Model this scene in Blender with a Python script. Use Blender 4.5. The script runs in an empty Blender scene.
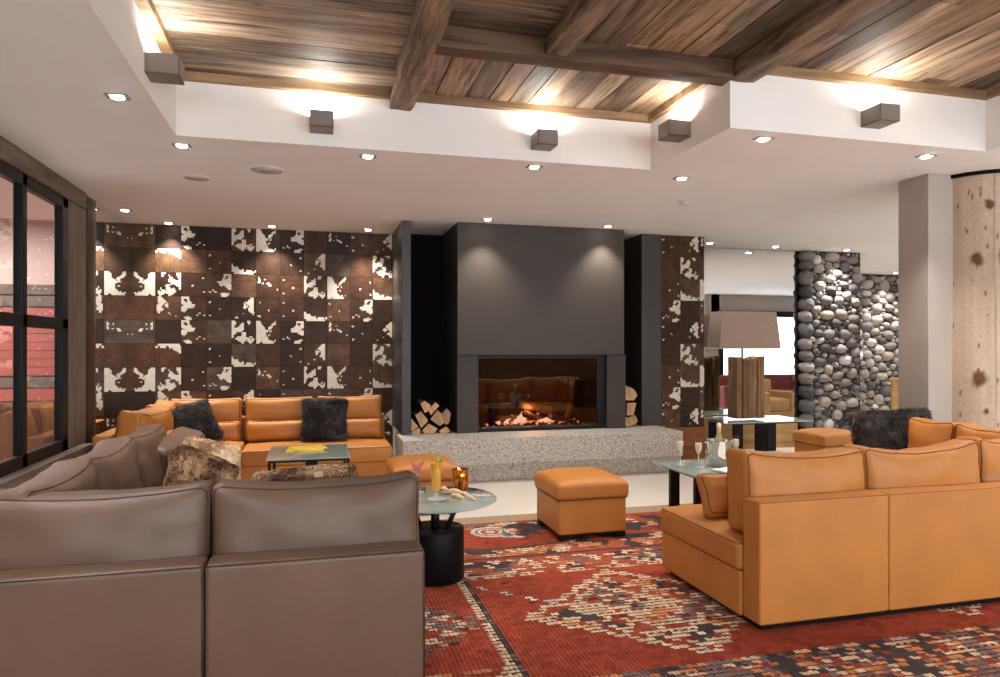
import bpy, math, random
import numpy as np
from mathutils import Vector, Matrix, noise

random.seed(7)
SC = bpy.context.scene
COL = SC.collection
PI = math.pi

# ------------------------------------------------------------------ materials
def lin(r, g, b):
    def f(c):
        c /= 255.0
        return c / 12.92 if c <= .04045 else ((c + .055) / 1.055) ** 2.4
    return (f(r), f(g), f(b), 1.0)

class NT:
    def __init__(s, name):
        s.m = bpy.data.materials.new(name); s.m.use_nodes = True
        s.t = s.m.node_tree; s.t.nodes.clear()
        s.out = s.n('ShaderNodeOutputMaterial')
    def n(s, typ, **kw):
        nd = s.t.nodes.new(typ)
        for k, v in kw.items(): setattr(nd, k, v)
        return nd
    def l(s, a, b): s.t.links.new(a, b)
    def bsdf(s, **kw):
        b = s.n('ShaderNodeBsdfPrincipled')
        for k, v in kw.items():
            b.inputs[k.replace('_', ' ')].default_value = v
        s.l(b.outputs[0], s.out.inputs[0]); return b
    def coord(s, scale=(1, 1, 1)):
        c = s.n('ShaderNodeTexCoord'); m = s.n('ShaderNodeMapping')
        m.inputs['Scale'].default_value = scale
        s.l(c.outputs['Object'], m.inputs[0]); return m.outputs[0]
    def noise(s, vec, scale, detail=3, rough=.5, dist=0):
        n = s.n('ShaderNodeTexNoise'); n.inputs['Scale'].default_value = scale
        n.inputs['Detail'].default_value = detail; n.inputs['Roughness'].default_value = rough
        n.inputs['Distortion'].default_value = dist
        s.l(vec, n.inputs['Vector']); return n.outputs['Fac']
    def ramp(s, fac, stops):
        r = s.n('ShaderNodeValToRGB'); e = r.color_ramp.elements
        while len(e) < len(stops): e.new(.5)
        for i, (p, c) in enumerate(stops): e[i].position = p; e[i].color = c
        s.l(fac, r.inputs[0]); return r.outputs[0]
    def mix(s, fac, a, b, mode='MIX'):
        m = s.n('ShaderNodeMix', data_type='RGBA', blend_type=mode)
        for sock, v in ((m.inputs[0], fac), (m.inputs[6], a), (m.inputs[7], b)):
            if hasattr(v, 'is_linked') or hasattr(v, 'links'): s.l(v, sock)
            else: sock.default_value = v
        return m.outputs[2]
    def attr(s, name='Col'):
        return s.n('ShaderNodeVertexColor', layer_name=name).outputs[0]
    def bump(s, h, b, strength=.3, dist=.01):
        n = s.n('ShaderNodeBump'); n.inputs['Strength'].default_value = strength
        n.inputs['Distance'].default_value = dist
        s.l(h, n.inputs['Height']); s.l(n.outputs[0], b.inputs['Normal'])

def plain(name, c, rough=.5, metal=0, var=.08, scale=8, bump=0, bscale=60, spec=.5):
    t = NT(name); b = t.bsdf(Roughness=rough, Metallic=metal); b.inputs['Specular IOR Level'].default_value = spec
    v = t.coord()
    f = t.noise(v, scale, 4)
    d = tuple(x * (1 - var) for x in c[:3]) + (1,); u = tuple(min(1, x * (1 + var)) for x in c[:3]) + (1,)
    t.l(t.ramp(f, [(.3, d), (.7, u)]), b.inputs['Base Color'])
    if bump: t.bump(t.noise(v, bscale, 4), b, bump, .004)
    return t.m

def leather(name, c, rough=.45):
    t = NT(name); b = t.bsdf(Roughness=rough); b.inputs['Specular IOR Level'].default_value = .4
    v = t.coord()
    f = t.noise(v, 3.5, 5, .6)
    d = tuple(x * .9 for x in c[:3]) + (1,); u = tuple(min(1, x * 1.1) for x in c[:3]) + (1,)
    t.l(t.ramp(f, [(.3, d), (.7, u)]), b.inputs['Base Color'])
    h1 = t.noise(v, 260, 2); h2 = t.noise(v, 14, 3)
    a = t.n('ShaderNodeMath', operation='MULTIPLY_ADD'); t.l(h2, a.inputs[0]); a.inputs[1].default_value = 1.6; t.l(h1, a.inputs[2])
    t.bump(a.outputs[0], b, .16, .006)
    return t.m

def wood(name, dark, light, axis='X', rough=.6, attr=False, stretch=14, scale=1.6, contrast=(.3, .7), knots=True, bump=.35):
    t = NT(name); b = t.bsdf(Roughness=rough); b.inputs['Specular IOR Level'].default_value = .3
    sc = {'X': (1, stretch, stretch), 'Y': (stretch, 1, stretch), 'Z': (stretch, stretch, 1)}[axis]
    v = t.coord(sc)
    f = t.noise(v, scale, 8, .65, .6)
    f2 = t.noise(t.coord(), 1.8, 3)
    col = t.ramp(f, [(contrast[0], dark), (contrast[1], light)])
    col = t.mix(.55, col, t.ramp(f2, [(.3, (.45, .42, .4, 1)), (.7, (1, 1, 1, 1))]), 'MULTIPLY')
    if knots:
        sk = {'X': (1, 2.2, 2.2), 'Y': (2.2, 1, 2.2), 'Z': (2.2, 2.2, 1)}[axis]
        vo = t.n('ShaderNodeTexVoronoi'); vo.inputs['Scale'].default_value = 2.6
        t.l(t.coord(sk), vo.inputs['Vector'])
        k = t.ramp(vo.outputs['Distance'], [(.03, (.25, .16, .1, 1)), (.09, (1, 1, 1, 1))])
        col = t.mix(.8, col, k, 'MULTIPLY')
    if attr: col = t.mix(1.0, col, t.attr(), 'MULTIPLY')
    t.l(col, b.inputs['Base Color'])
    t.bump(f, b, bump, .01)
    return t.m

def attrmat(name, rough=.8, bump=0, bscale=80, spec=.3, sheen=0):
    t = NT(name); b = t.bsdf(Roughness=rough); b.inputs['Specular IOR Level'].default_value = spec
    v = t.coord(); f = t.noise(v, bscale, 4)
    c = t.mix(1.0, t.attr(), t.ramp(f, [(.2, (.78, .78, .78, 1)), (.8, (1, 1, 1, 1))]), 'MULTIPLY')
    t.l(c, b.inputs['Base Color'])
    if sheen: b.inputs['Sheen Weight'].default_value = sheen
    if bump: t.bump(f, b, bump, .008)
    return t.m

def glassy(name, tint=(1, 1, 1, 1), fr=1.5, boost=0.0, rough=.0, refl=(1, 1, 1, 1)):
    t = NT(name)
    tr = t.n('ShaderNodeBsdfTransparent'); tr.inputs[0].default_value = tint
    gl = t.n('ShaderNodeBsdfGlossy'); gl.inputs['Roughness'].default_value = rough; gl.inputs[0].default_value = refl
    fz = t.n('ShaderNodeFresnel'); fz.inputs[0].default_value = fr
    gm = t.n('ShaderNodeNewGeometry'); iv = t.n('ShaderNodeMath', operation='SUBTRACT'); iv.inputs[0].default_value = 1; t.l(gm.outputs['Backfacing'], iv.inputs[1])
    fm = t.n('ShaderNodeMath', operation='MULTIPLY'); t.l(fz.outputs[0], fm.inputs[0]); t.l(iv.outputs[0], fm.inputs[1])
    bo = t.n('ShaderNodeMath', operation='MULTIPLY'); t.l(iv.outputs[0], bo.inputs[0]); bo.inputs[1].default_value = boost
    ad = t.n('ShaderNodeMath', operation='ADD'); t.l(fm.outputs[0], ad.inputs[0]); t.l(bo.outputs[0], ad.inputs[1]); ad.use_clamp = True
    mx = t.n('ShaderNodeMixShader'); t.l(ad.outputs[0], mx.inputs[0]); t.l(tr.outputs[0], mx.inputs[1]); t.l(gl.outputs[0], mx.inputs[2])
    t.l(mx.outputs[0], t.out.inputs[0]); return t.m

def emit(name, c, s):
    t = NT(name); e = t.n('ShaderNodeEmission'); e.inputs[0].default_value = c; e.inputs[1].default_value = s
    t.l(e.outputs[0], t.out.inputs[0]); return t.m

M = {}
M['plaster'] = plain('plaster', lin(236, 235, 238), .85, var=.02, scale=2)
M['wallwhite'] = plain('wall_white', lin(238, 234, 230), .85, var=.02, scale=2)
M['colgrey'] = plain('column_plaster', lin(168, 158, 149), .8, var=.06, scale=3)
M['orange'] = leather('orange_leather', lin(188, 122, 56))
M['taupe'] = leather('taupe_leather', lin(100, 77, 62), .42)
M['piping_o'] = plain('piping_orange', lin(96, 52, 20), .5)
M['piping_t'] = plain('piping_taupe', lin(42, 33, 28), .5)
M['black'] = plain('black_metal', lin(20, 19, 20), .4, .0, spec=.2)
M['drum'] = plain('black_drum', lin(15, 13, 13), .5, spec=.15)
M['anth'] = plain('anthracite_panel', lin(66, 59, 53), .5, .0, var=.03, spec=.3)
M['anth2'] = plain('anthracite_pillar', lin(56, 53, 52), .45, .0, var=.03)
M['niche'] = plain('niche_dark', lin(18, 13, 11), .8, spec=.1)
M['soot'] = plain('firebox_soot', lin(22, 18, 16), .8)
M['floor'] = plain('floor_stone', lin(226, 219, 208), .22, var=.03, scale=1.2)
M['boards'] = wood('ceiling_boards_x', lin(58, 46, 38), lin(178, 156, 134), 'X', attr=True, contrast=(.32, .68))
M['boardsy'] = wood('ceiling_boards_y', lin(64, 50, 39), lin(176, 150, 124), 'Y', attr=True, contrast=(.32, .68))
M['beamx'] = wood('beam_wood_x', lin(58, 42, 30), lin(122, 92, 68), 'X', stretch=10, knots=False)  # dark tone holds the shadow on the cross beam's near face
M['beamy'] = wood('beam_wood_y', lin(84, 66, 52), lin(172, 144, 116), 'Y', contrast=(.36, .66), stretch=10, knots=False, bump=.6)
M['trimw'] = wood('trim_wood', lin(120, 92, 64), lin(184, 150, 112), 'X', stretch=6, knots=False)
M['greywood'] = wood('grey_timber', lin(84, 72, 64), lin(136, 120, 110), 'Y', stretch=12, knots=False)
M['greywoodz'] = wood('grey_timber_z', lin(96, 86, 80), lin(140, 128, 120), 'Z', stretch=12, knots=False)
M['postw'] = wood('post_wood', lin(36, 22, 15), lin(96, 62, 42), 'Z', stretch=9, knots=False)
M['pine'] = wood('pine_panel', lin(150, 112, 66), lin(206, 166, 108), 'X', stretch=8)
M['brownwood'] = wood('brown_panel', lin(98, 58, 26), lin(168, 106, 52), 'X', stretch=5)
M['oldwood'] = wood('old_block_wood', lin(106, 78, 56), lin(190, 150, 112), 'Z', stretch=12, attr=True)
M['red'] = plain('red_cladding', lin(160, 84, 74), .6, var=.1, scale=4)
M['pinkwall'] = plain('pink_plaster', lin(206, 178, 168), .8, var=.05, scale=1)
M['glass'] = glassy('window_glass', (.84, .86, .88, 1), 1.5, .12)
M['tglass'] = glassy('table_glass', (.72, .80, .78, 1), 1.55, .22)
t = NT('table_glass_with_reflection')
tr = t.n('ShaderNodeBsdfTransparent'); tr.inputs[0].default_value = (.78, .86, .84, 1); df_ = t.n('ShaderNodeBsdfDiffuse'); df_.inputs[0].default_value = (.50, .57, .54, 1)  # grey-green diffuse stands for the ceiling reflected in the glass
m1 = t.n('ShaderNodeMixShader'); m1.inputs[0].default_value = .42; t.l(tr.outputs[0], m1.inputs[1]); t.l(df_.outputs[0], m1.inputs[2])
gl = t.n('ShaderNodeBsdfGlossy'); gl.inputs['Roughness'].default_value = .04
lw_ = t.n('ShaderNodeFresnel'); lw_.inputs[0].default_value = 1.45
gm = t.n('ShaderNodeNewGeometry'); iv = t.n('ShaderNodeMath', operation='SUBTRACT'); iv.inputs[0].default_value = 1; t.l(gm.outputs['Backfacing'], iv.inputs[1])
fm = t.n('ShaderNodeMath', operation='MULTIPLY'); t.l(lw_.outputs[0], fm.inputs[0]); t.l(iv.outputs[0], fm.inputs[1])
m2 = t.n('ShaderNodeMixShader'); t.l(fm.outputs[0], m2.inputs[0]); t.l(m1.outputs[0], m2.inputs[1]); t.l(gl.outputs[0], m2.inputs[2]); t.l(m2.outputs[0], t.out.inputs[0]); M['tglass'] = t.m
t = NT('pale_sparkling_wine')
tr = t.n('ShaderNodeBsdfTransparent'); tr.inputs[0].default_value = (.95, .92, .84, 1); df_ = t.n('ShaderNodeBsdfPrincipled'); df_.inputs['Base Color'].default_value = lin(244, 234, 216); df_.inputs['Roughness'].default_value = .2
m1 = t.n('ShaderNodeMixShader'); m1.inputs[0].default_value = .5; t.l(tr.outputs[0], m1.inputs[1]); t.l(df_.outputs[0], m1.inputs[2]); t.l(m1.outputs[0], t.out.inputs[0]); M['fizz'] = t.m
t = NT('thick_glass_foot')
tr = t.n('ShaderNodeBsdfTransparent'); tr.inputs[0].default_value = (.9, .92, .92, 1); df_ = t.n('ShaderNodeBsdfPrincipled'); df_.inputs['Base Color'].default_value = (.8, .8, .78, 1); df_.inputs['Roughness'].default_value = .1
m1 = t.n('ShaderNodeMixShader'); m1.inputs[0].default_value = .55; t.l(tr.outputs[0], m1.inputs[1]); t.l(df_.outputs[0], m1.inputs[2]); t.l(m1.outputs[0], t.out.inputs[0]); M['foot'] = t.m
M['clear'] = glassy('drink_glass', (.96, .97, .97, 1), 1.45, .12)
M['fireglass'] = glassy('fireplace_glass', (.72, .64, .55, 1), 1.6, .06, 0, (.85, .68, .5, 1))
t = NT('mirror_silver'); b = t.bsdf(Metallic=1, Roughness=.005); b.inputs['Base Color'].default_value = (.86, .86, .86, 1); M['mirror'] = t.m
M['chrome'] = plain('chrome', lin(214, 208, 202), .12, 1, var=.02)
M['lamp'] = emit('lamp_lens', (1, .93, .82, 1), 22)
M['uplamp'] = emit('sconce_lamp', (1, .93, .84, 1), 5)
M['screen'] = emit('bright_window', (.93, .97, 1, 1), 2.2)
M['sconce'] = plain('sconce_metal', lin(128, 118, 110), .5, .2, var=.03)
M['silver'] = plain('downlight_rim', lin(150, 146, 142), .4, .5)
M['grille'] = plain('speaker_grille', lin(196, 188, 184), .8)
M['juice'] = plain('orange_juice', lin(255, 176, 6), .3)
M['pink'] = plain('pink_cocktail', lin(240, 104, 84), .3)
M['lime'] = plain('lime_peel', lin(150, 160, 60), .5)
M['pastry'] = plain('pastry', lin(238, 202, 164), .7, var=.25, scale=60)
M['paper_y'] = plain('yellow_paper', lin(236, 204, 70), .6)
M['linen'] = plain('white_linen', lin(238, 234, 226), .9, bump=.3)
M['foil'] = plain('pale_foil', lin(236, 206, 170), .35, .3)
M['bottle'] = plain('champagne_glass', lin(150, 138, 96), .12, 0)
M['shade'] = plain('lamp_shade', lin(168, 146, 132), .95, var=.16, scale=70, bump=.5, bscale=120)
M['bark'] = plain('log_bark', lin(58, 38, 26), .9, var=.4, scale=30, bump=.8)
M['cutwood'] = wood('split_wood', lin(186, 138, 88), lin(232, 198, 152), 'Y', stretch=4, knots=False)
M['charlog'] = plain('charred_log', lin(120, 78, 48), .8, var=.5, scale=18, bump=.6)
M['ember'] = emit('ember_glow', (1, .36, .22, 1), 1.1)
M['flame'] = emit('flame', (1, .62, .48, 1), 1.3)
M['rug'] = attrmat('rug_weave', .95, .5, 260, .1)
M['cow'] = attrmat('cowhide', .48, .3, 26, .22)
M['stone'] = attrmat('river_stone', .75, .5, 24)
M['fur'] = attrmat('fur', .75, 0, 30, .3)
M['log'] = attrmat('log_pillar', .7, .3, 40)
M['chairtan'] = plain('tan_upholstery', lin(176, 140, 92), .8)
M['chairred'] = plain('dark_red_leather', lin(122, 46, 34), .4)
M['mortar'] = plain('mortar', lin(44, 40, 38), .9)
# candle holder: amber glass mottled from dark to bright amber
t = NT('amber_glass'); b = t.bsdf(Roughness=.12, Metallic=.75)
t.l(t.ramp(t.noise(t.coord((1, 1, .3)), 38, 3), [(.38, lin(110, 34, 10)), (.62, lin(240, 150, 50))]), b.inputs['Base Color']); M['amber'] = t.m
# terrazzo / granite of the hearth
t = NT('granite'); b = t.bsdf(Roughness=.55); v = t.coord()
vo = t.n('ShaderNodeTexVoronoi'); vo.inputs['Scale'].default_value = 85; t.l(v, vo.inputs['Vector'])
c1 = t.ramp(t.noise(v, 105, 3, .6), [(.36, lin(92, 86, 80)), (.46, lin(188, 180, 170)), (.62, lin(220, 213, 204))])
hs = t.n('ShaderNodeSeparateColor'); t.l(vo.outputs['Color'], hs.inputs[0])
c2 = t.ramp(hs.outputs[0], [(.1, (.4, .35, .3, 1)), (.3, (1, 1, 1, 1))])
t.l(t.mix(.7, c1, c2, 'MULTIPLY'), b.inputs['Base Color']); M['granite'] = t.m

# ------------------------------------------------------------------ mesh builder
class MB:
    wn = False
    def __init__(s): s.v = []; s.f = []; s.s = []; s.c = []; s.mi = []
    def add(s, v, f, smooth=False, col=None, mi=0):
        o = len(s.v); s.v += [tuple(p) for p in v]
        s.f += [tuple(i + o for i in q) for q in f]
        s.s += [smooth] * len(f); s.c += [col] * len(f); s.mi += [mi] * len(f); return s
    def join(s, o, mat=None):
        vs = [mat @ Vector(p) for p in o.v] if mat else o.v
        b = len(s.v); s.v += [tuple(p) for p in vs]; s.f += [tuple(i + b for i in q) for q in o.f]
        s.s += o.s; s.c += o.c; s.mi += o.mi; return s
    def xf(s, m): s.v = [tuple(m @ Vector(p)) for p in s.v]; return s

def axis_pts(h, r, n, sub):
    out = []
    if r > 0:
        for i in range(n): out.append(-h + r * (1 - math.tan((1 - i / n) * PI / 4)))
    else: out.append(-h)
    i0 = -h + r
    for k in range(sub + 1):
        p = i0 + (2 * h - 2 * r) * k / sub
        if not out or p > out[-1] + 1e-6: out.append(p)
    if r > 0:
        for i in range(n - 1, -1, -1): out.append(h - r * (1 - math.tan((1 - i / n) * PI / 4)))
    return out

def rbox(hx, hy, hz, r=.01, n=2, sub=(1, 1, 1), fn=None, smooth=True, col=None):
    r = min(r, hx * .98, hy * .98, hz * .98)
    H = (hx, hy, hz); A = [axis_pts(H[i], r, n, sub[i]) for i in range(3)]
    N = [len(a) for a in A]; idx = {}; vs = []; fs = []
    def vid(i, j, k):
        key = (i, j, k)
        if key not in idx:
            p = (A[0][i], A[1][j], A[2][k])
            q = [max(-(H[a] - r), min(H[a] - r, p[a])) for a in range(3)]
            d = [p[a] - q[a] for a in range(3)]; L = math.sqrt(sum(x * x for x in d)) or 1
            w = [q[a] + d[a] / L * r for a in range(3)]
            if fn: w = fn(*w)
            idx[key] = len(vs); vs.append(tuple(w))
        return idx[key]
    for ax in range(3):
        b, c = (ax + 1) % 3, (ax + 2) % 3
        for side in (0, N[ax] - 1):
            for i in range(N[b] - 1):
                for j in range(N[c] - 1):
                    q = []
                    for (u, w) in ((i, j), (i + 1, j), (i + 1, j + 1), (i, j + 1)):
                        k = [0, 0, 0]; k[ax] = side; k[b] = u; k[c] = w; q.append(vid(*k))
                    fs.append(tuple(q) if side else tuple(reversed(q)))
    m = MB().add(vs, fs, smooth, col); m.wn = smooth and fn is None; return m

def box(x0, x1, y0, y1, z0, z1, r=0.004, col=None, n=1):
    smooth = n > 1
    m = rbox((x1 - x0) / 2, (y1 - y0) / 2, (z1 - z0) / 2, r, n, smooth=smooth, col=col)
    return m.xf(Matrix.Translation(((x0 + x1) / 2, (y0 + y1) / 2, (z0 + z1) / 2)))

def hard(x0, x1, y0, y1, z0, z1, col=None):
    v = [(x, y, z) for x in (x0, x1) for y in (y0, y1) for z in (z0, z1)]
    f = [(0, 1, 3, 2), (4, 6, 7, 5), (0, 4, 5, 1), (2, 3, 7, 6), (0, 2, 6, 4), (1, 5, 7, 3)]
    return MB().add(v, f, False, col)

def quad(a, b, c, d, col=None): return MB().add([a, b, c, d], [(0, 1, 2, 3)], False, col)

def lathe(prof, seg=32, caps=True, col=None, smooth=True):
    v = []; f = []
    for (r, z) in prof:
        for k in range(seg): v.append((r * math.cos(2 * PI * k / seg), r * math.sin(2 * PI * k / seg), z))
    for i in range(len(prof) - 1):
        for k in range(seg):
            k2 = (k + 1) % seg; f.append((i * seg + k, i * seg + k2, (i + 1) * seg + k2, (i + 1) * seg + k))
    if caps:
        f.append(tuple(range(seg - 1, -1, -1))); f.append(tuple((len(prof) - 1) * seg + k for k in range(seg)))
    return MB().add(v, f, smooth, col)

def tube(pts, r, seg=6, closed=False, col=None):
    pts = [Vector(p) for p in pts]; n = len(pts); v = []; f = []
    for i, p in enumerate(pts):
        a = pts[(i - 1) % n] if (closed or i > 0) else p
        b = pts[(i + 1) % n] if (closed or i < n - 1) else p
        d = (b - a); d = d.normalized() if d.length > 1e-9 else Vector((0, 0, 1))
        u = d.cross(Vector((0, 0, 1)) if abs(d.z) < .9 else Vector((1, 0, 0))).normalized(); w = d.cross(u)
        rr = r[i] if isinstance(r, (list, tuple)) else r
        for k in range(seg):
            t_ = 2 * PI * k / seg; v.append(p + u * math.cos(t_) * rr + w * math.sin(t_) * rr)
    m = n if closed else n - 1
    for i in range(m):
        j = (i + 1) % n
        for k in range(seg):
            k2 = (k + 1) % seg; f.append((i * seg + k, i * seg + k2, j * seg + k2, j * seg + k))
    if not closed: f.append(tuple(range(seg - 1, -1, -1))); f.append(tuple((n - 1) * seg + k for k in range(seg)))
    return MB().add(v, f, True, col)

def prism(poly, y0, y1, col_end=None, mi_end=0, mi_side=0):
    """polygon of (x,z) extruded along y"""
    n = len(poly); v = [(x, y0, z) for x, z in poly] + [(x, y1, z) for x, z in poly]
    m = MB().add(v, [tuple(range(n)), tuple(range(2 * n - 1, n - 1, -1))], False, None, mi_end)
    m.add(v, [(i, i + n, (i + 1) % n + n, (i + 1) % n) for i in range(n)], False, None, mi_side); return m

ROOTLOC = {}
def link_mesh(name, mb, mats, parent=None, loc=None, rot=None, local=False):
    me = bpy.data.meshes.new(name)
    vs = mb.v
    if parent is not None and not local:
        o = ROOTLOC.get(parent.name, (0, 0, 0)); vs = [(p[0] - o[0], p[1] - o[1], p[2] - o[2]) for p in vs]
    me.from_pydata(vs, [], mb.f); me.update()
    me.polygons.foreach_set('use_smooth', mb.s)
    mats = mats if isinstance(mats, (list, tuple)) else [mats]
    for m in mats: me.materials.append(m)
    if len(mats) > 1: me.polygons.foreach_set('material_index', mb.mi)
    if getattr(mb, 'cv', None):
        ca = me.color_attributes.new('Col', 'FLOAT_COLOR', 'POINT'); ca.data.foreach_set('color', np.array(mb.cv, dtype=np.float32).ravel())
    elif any(c is not None for c in mb.c):
        ca = me.color_attributes.new('Col', 'FLOAT_COLOR', 'CORNER')
        arr = np.empty((len(me.loops), 4), dtype=np.float32); k = 0
        for q, c in zip(mb.f, mb.c):
            arr[k:k + len(q)] = c if c is not None else (1, 1, 1, 1); k += len(q)
        ca.data.foreach_set('color', arr.ravel())
    ob = bpy.data.objects.new(name, me); COL.objects.link(ob)
    if mb.wn:
        w_ = ob.modifiers.new('normals', 'WEIGHTED_NORMAL'); w_.keep_sharp = False
    if parent is not None:
        ob.parent = parent; ROOTLOC[ob.name] = ROOTLOC.get(parent.name, (0, 0, 0)) if not local else (0, 0, 0)
    if loc is not None: ob.location = loc
    if rot is not None: ob.rotation_euler = rot
    return ob

def tag(o, label, cat, group=None):
    o['label'] = label; o['category'] = cat
    if group: o['group'] = group
    return o
def thing(name, label, cat, loc=(0, 0, 0), rz=0, group=None):
    o = bpy.data.objects.new(name, None); COL.objects.link(o); o.location = loc; o.rotation_euler = (0, 0, rz)
    o.empty_display_size = .1; ROOTLOC[o.name] = tuple(loc); return tag(o, label, cat, group)
def struct(name, mb, mat, label=None, parent=None, cat=None):
    o = link_mesh(name, mb, mat, parent)
    if parent is None:
        o['kind'] = 'structure'
        if label: o['label'] = label; o['category'] = cat or name.split('_')[0]
    return o
def dup(root, loc, rz=None, label=None):
    r = root.copy(); COL.objects.link(r); r.location = loc
    if rz is not None: r.rotation_euler = (0, 0, rz)
    if label: r['label'] = label
    def rec(src, dst):
        for ch in list(src.children):
            c = ch.copy(); COL.objects.link(c); c.parent = dst; rec(ch, c)
    rec(root, r); return r
def TR(x, y, z): return Matrix.Translation((x, y, z))
def RX(a): return Matrix.Rotation(math.radians(a), 4, 'X')
def RY(a): return Matrix.Rotation(math.radians(a), 4, 'Y')
def RZ(a): return Matrix.Rotation(math.radians(a), 4, 'Z')

# ------------------------------------------------------------------ camera
cam = bpy.data.cameras.new('camera'); co = bpy.data.objects.new('camera', cam); COL.objects.link(co)
F = 694.0; YAW = math.atan(185 / 694.0)
cam.sensor_width = 36; cam.lens = F / 1000 * 36; cam.shift_y = 8.5 / 1000
co.location = (0, 0, 1.5); co.rotation_euler = (PI / 2, 0, -YAW); cam.clip_start = .05
SC.camera = co

# ------------------------------------------------------------------ room shell
ZC = 2.945      # plaster ceiling
ZB = 3.37       # board level in the recess
XL = -2.1
struct('floor', hard(-6, 14.2, -3.2, 12.2, -.1, 0), M['floor'], 'pale polished stone floor of the lounge')
# plaster ceiling with the stepped recess cut out of it
cm = MB()
for (x0, x1, y0, y1) in ((XL, 14, 5.15, 11.9), (XL, -.92, -3, 5.15), (2.645, 14, 4.03, 5.15), (4.786, 14, -3, 4.03), (-.92, 4.786, -3, -1.2)):
    cm.join(hard(x0, x1, y0, y1, ZC, ZC + .02))
struct('ceiling', cm, M['plaster'], 'white plaster ceiling around the timber recess')
rw = MB()
ZW = ZC - .0004
rw.join(hard(-.94, -.917, -1.2, 5.17, ZW, 3.5)); rw.join(hard(-.917, 2.642, 5.147, 5.17, ZW, 3.5))
rw.join(hard(2.642, 2.665, 4.027, 5.17, ZW, 3.5)); rw.join(hard(2.665, 4.806, 4.027, 4.05, ZW, 3.5))
rw.join(hard(4.783, 4.806, -1.2, 4.027, ZW, 3.5)); rw.join(hard(-.92, 4.786, -1.22, -1.197, ZW, 3.5))
struct('wall_recess', rw, M['wallwhite'], 'white upstand walls around the timber ceiling recess')

def planks(x0, x1, y0, y1, axis, seed, w=.19):
    rnd = random.Random(seed); m = MB()
    a0, a1 = (y0, y1) if axis == 'X' else (x0, x1)
    p = a0
    while p < a1 - .01:
        q = min(a1, p + w * rnd.uniform(.75, 1.25))
        if a1 - q < .05: q = a1
        l0, l1 = (x0, x1) if axis == 'X' else (y0, y1)
        cuts = [l0] + sorted(rnd.uniform(l0, l1) for _ in range(int((l1 - l0) / 2.6))) + [l1]
        for i in range(len(cuts) - 1):
            g = rnd.choice((.42, .65, .85, 1.05, 1.2, 1.4, 1.6)); tnt = rnd.uniform(-.06, .1)
            c = (g * (1 + tnt), g, g * (1 - tnt), 1); dz = rnd.uniform(0, .008)
            if axis == 'X': m.join(hard(cuts[i] + .001, cuts[i + 1] - .001, p + .004, q - .004, ZB + dz, ZB + .03, c))
            else: m.join(hard(p + .004, q - .004, cuts[i] + .001, cuts[i + 1] - .001, ZB + dz, ZB + .03, c))
        p = q
    return m
pm = planks(-.92, .55, -1.2, 5.15, 'X', 3); pm.join(planks(.66, 1.36, -1.2, 4.0, 'X', 4))
struct('ceiling_boards', pm, M['boards'], 'weathered brown boards of the ceiling recess running left to right', cat='ceiling')
pm = planks(.66, 2.66, 4.06, 5.15, 'Y', 5); pm.join(planks(1.46, 2.66, -1.2, 4.0, 'Y', 6)); pm.join(planks(2.78, 4.786, -1.2, 4.03, 'Y', 8))
struct('ceiling_boards', pm, M['boardsy'], 'weathered brown boards of the ceiling recess running front to back', cat='ceiling')
struct('ceiling_slab', hard(-.94, 4.8, -1.22, 5.17, 3.42, 3.5), M['niche'], 'dark slab above the ceiling boards', cat='ceiling')

def beam(name, x0, x1, y0, y1, z0, z1, axis, mat, label, rough=.012, seed=0):
    L = (x1 - x0) if axis == 'X' else (y1 - y0); n = int(L / .06)
    cx, cy, cz = (x0 + x1) / 2, (y0 + y1) / 2, (z0 + z1) / 2
    def fn(x, y, z):
        k = rough * (noise.noise(Vector((x * 3 + seed, y * 3, z * 9))) + .6 * noise.noise(Vector((x * 11 + seed, y * 11, z * 17))))
        if axis == 'X': y += k * (1 if y > 0 else -1); z += (k * .8 if z < 0 else 0)
        else: x += k * (1 if x > 0 else -1); z += (k * .8 if z < 0 else 0)
        return (x, y, z)
    m = rbox((x1 - x0) / 2, (y1 - y0) / 2, (z1 - z0) / 2, .012, 2, (n if axis == 'X' else 3, n if axis == 'Y' else 3, 2), fn)
    return struct(name, m.xf(TR(cx, cy, cz)), mat, label, cat='beam')
beam('ceiling_beam', .53, .695, -1.2, 5.148, 3.25, 3.40, 'Y', M['beamy'], 'thick rough ceiling beam running front to back left of centre', seed=1, rough=.02)
beam('ceiling_beam', .69, 2.645, 3.98, 4.125, 3.25, 3.40, 'X', M['beamx'], 'shade-toned cross beam running left to right below the boards', seed=2)
beam('ceiling_beam', 1.345, 1.50, -1.2, 3.985, 3.262, 3.40, 'Y', M['beamy'], 'short ceiling beam meeting the shade-toned cross beam from the front', seed=3)
beam('ceiling_beam', 2.645, 2.815, -1.2, 4.028, 3.25, 3.40, 'Y', M['beamy'], 'ceiling beam above the inner corner of the recess', seed=4)
tm = MB()
for (x0, x1, y0, y1) in ((-.92, .53, 5.10, 5.15), (.695, 2.645, 5.10, 5.15), (-.92, -.85, -1.2, 5.1), (2.595, 2.645, 4.12, 5.1), (2.815, 4.786, 3.98, 4.03), (4.736, 4.786, -1.2, 3.98)):
    tm.join(box(x0, x1, y0, y1, 3.32, 3.38, .004))
struct('trim_1', tm, M['trimw'], 'thin brown wooden trim along the edge of the recess boards')

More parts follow.
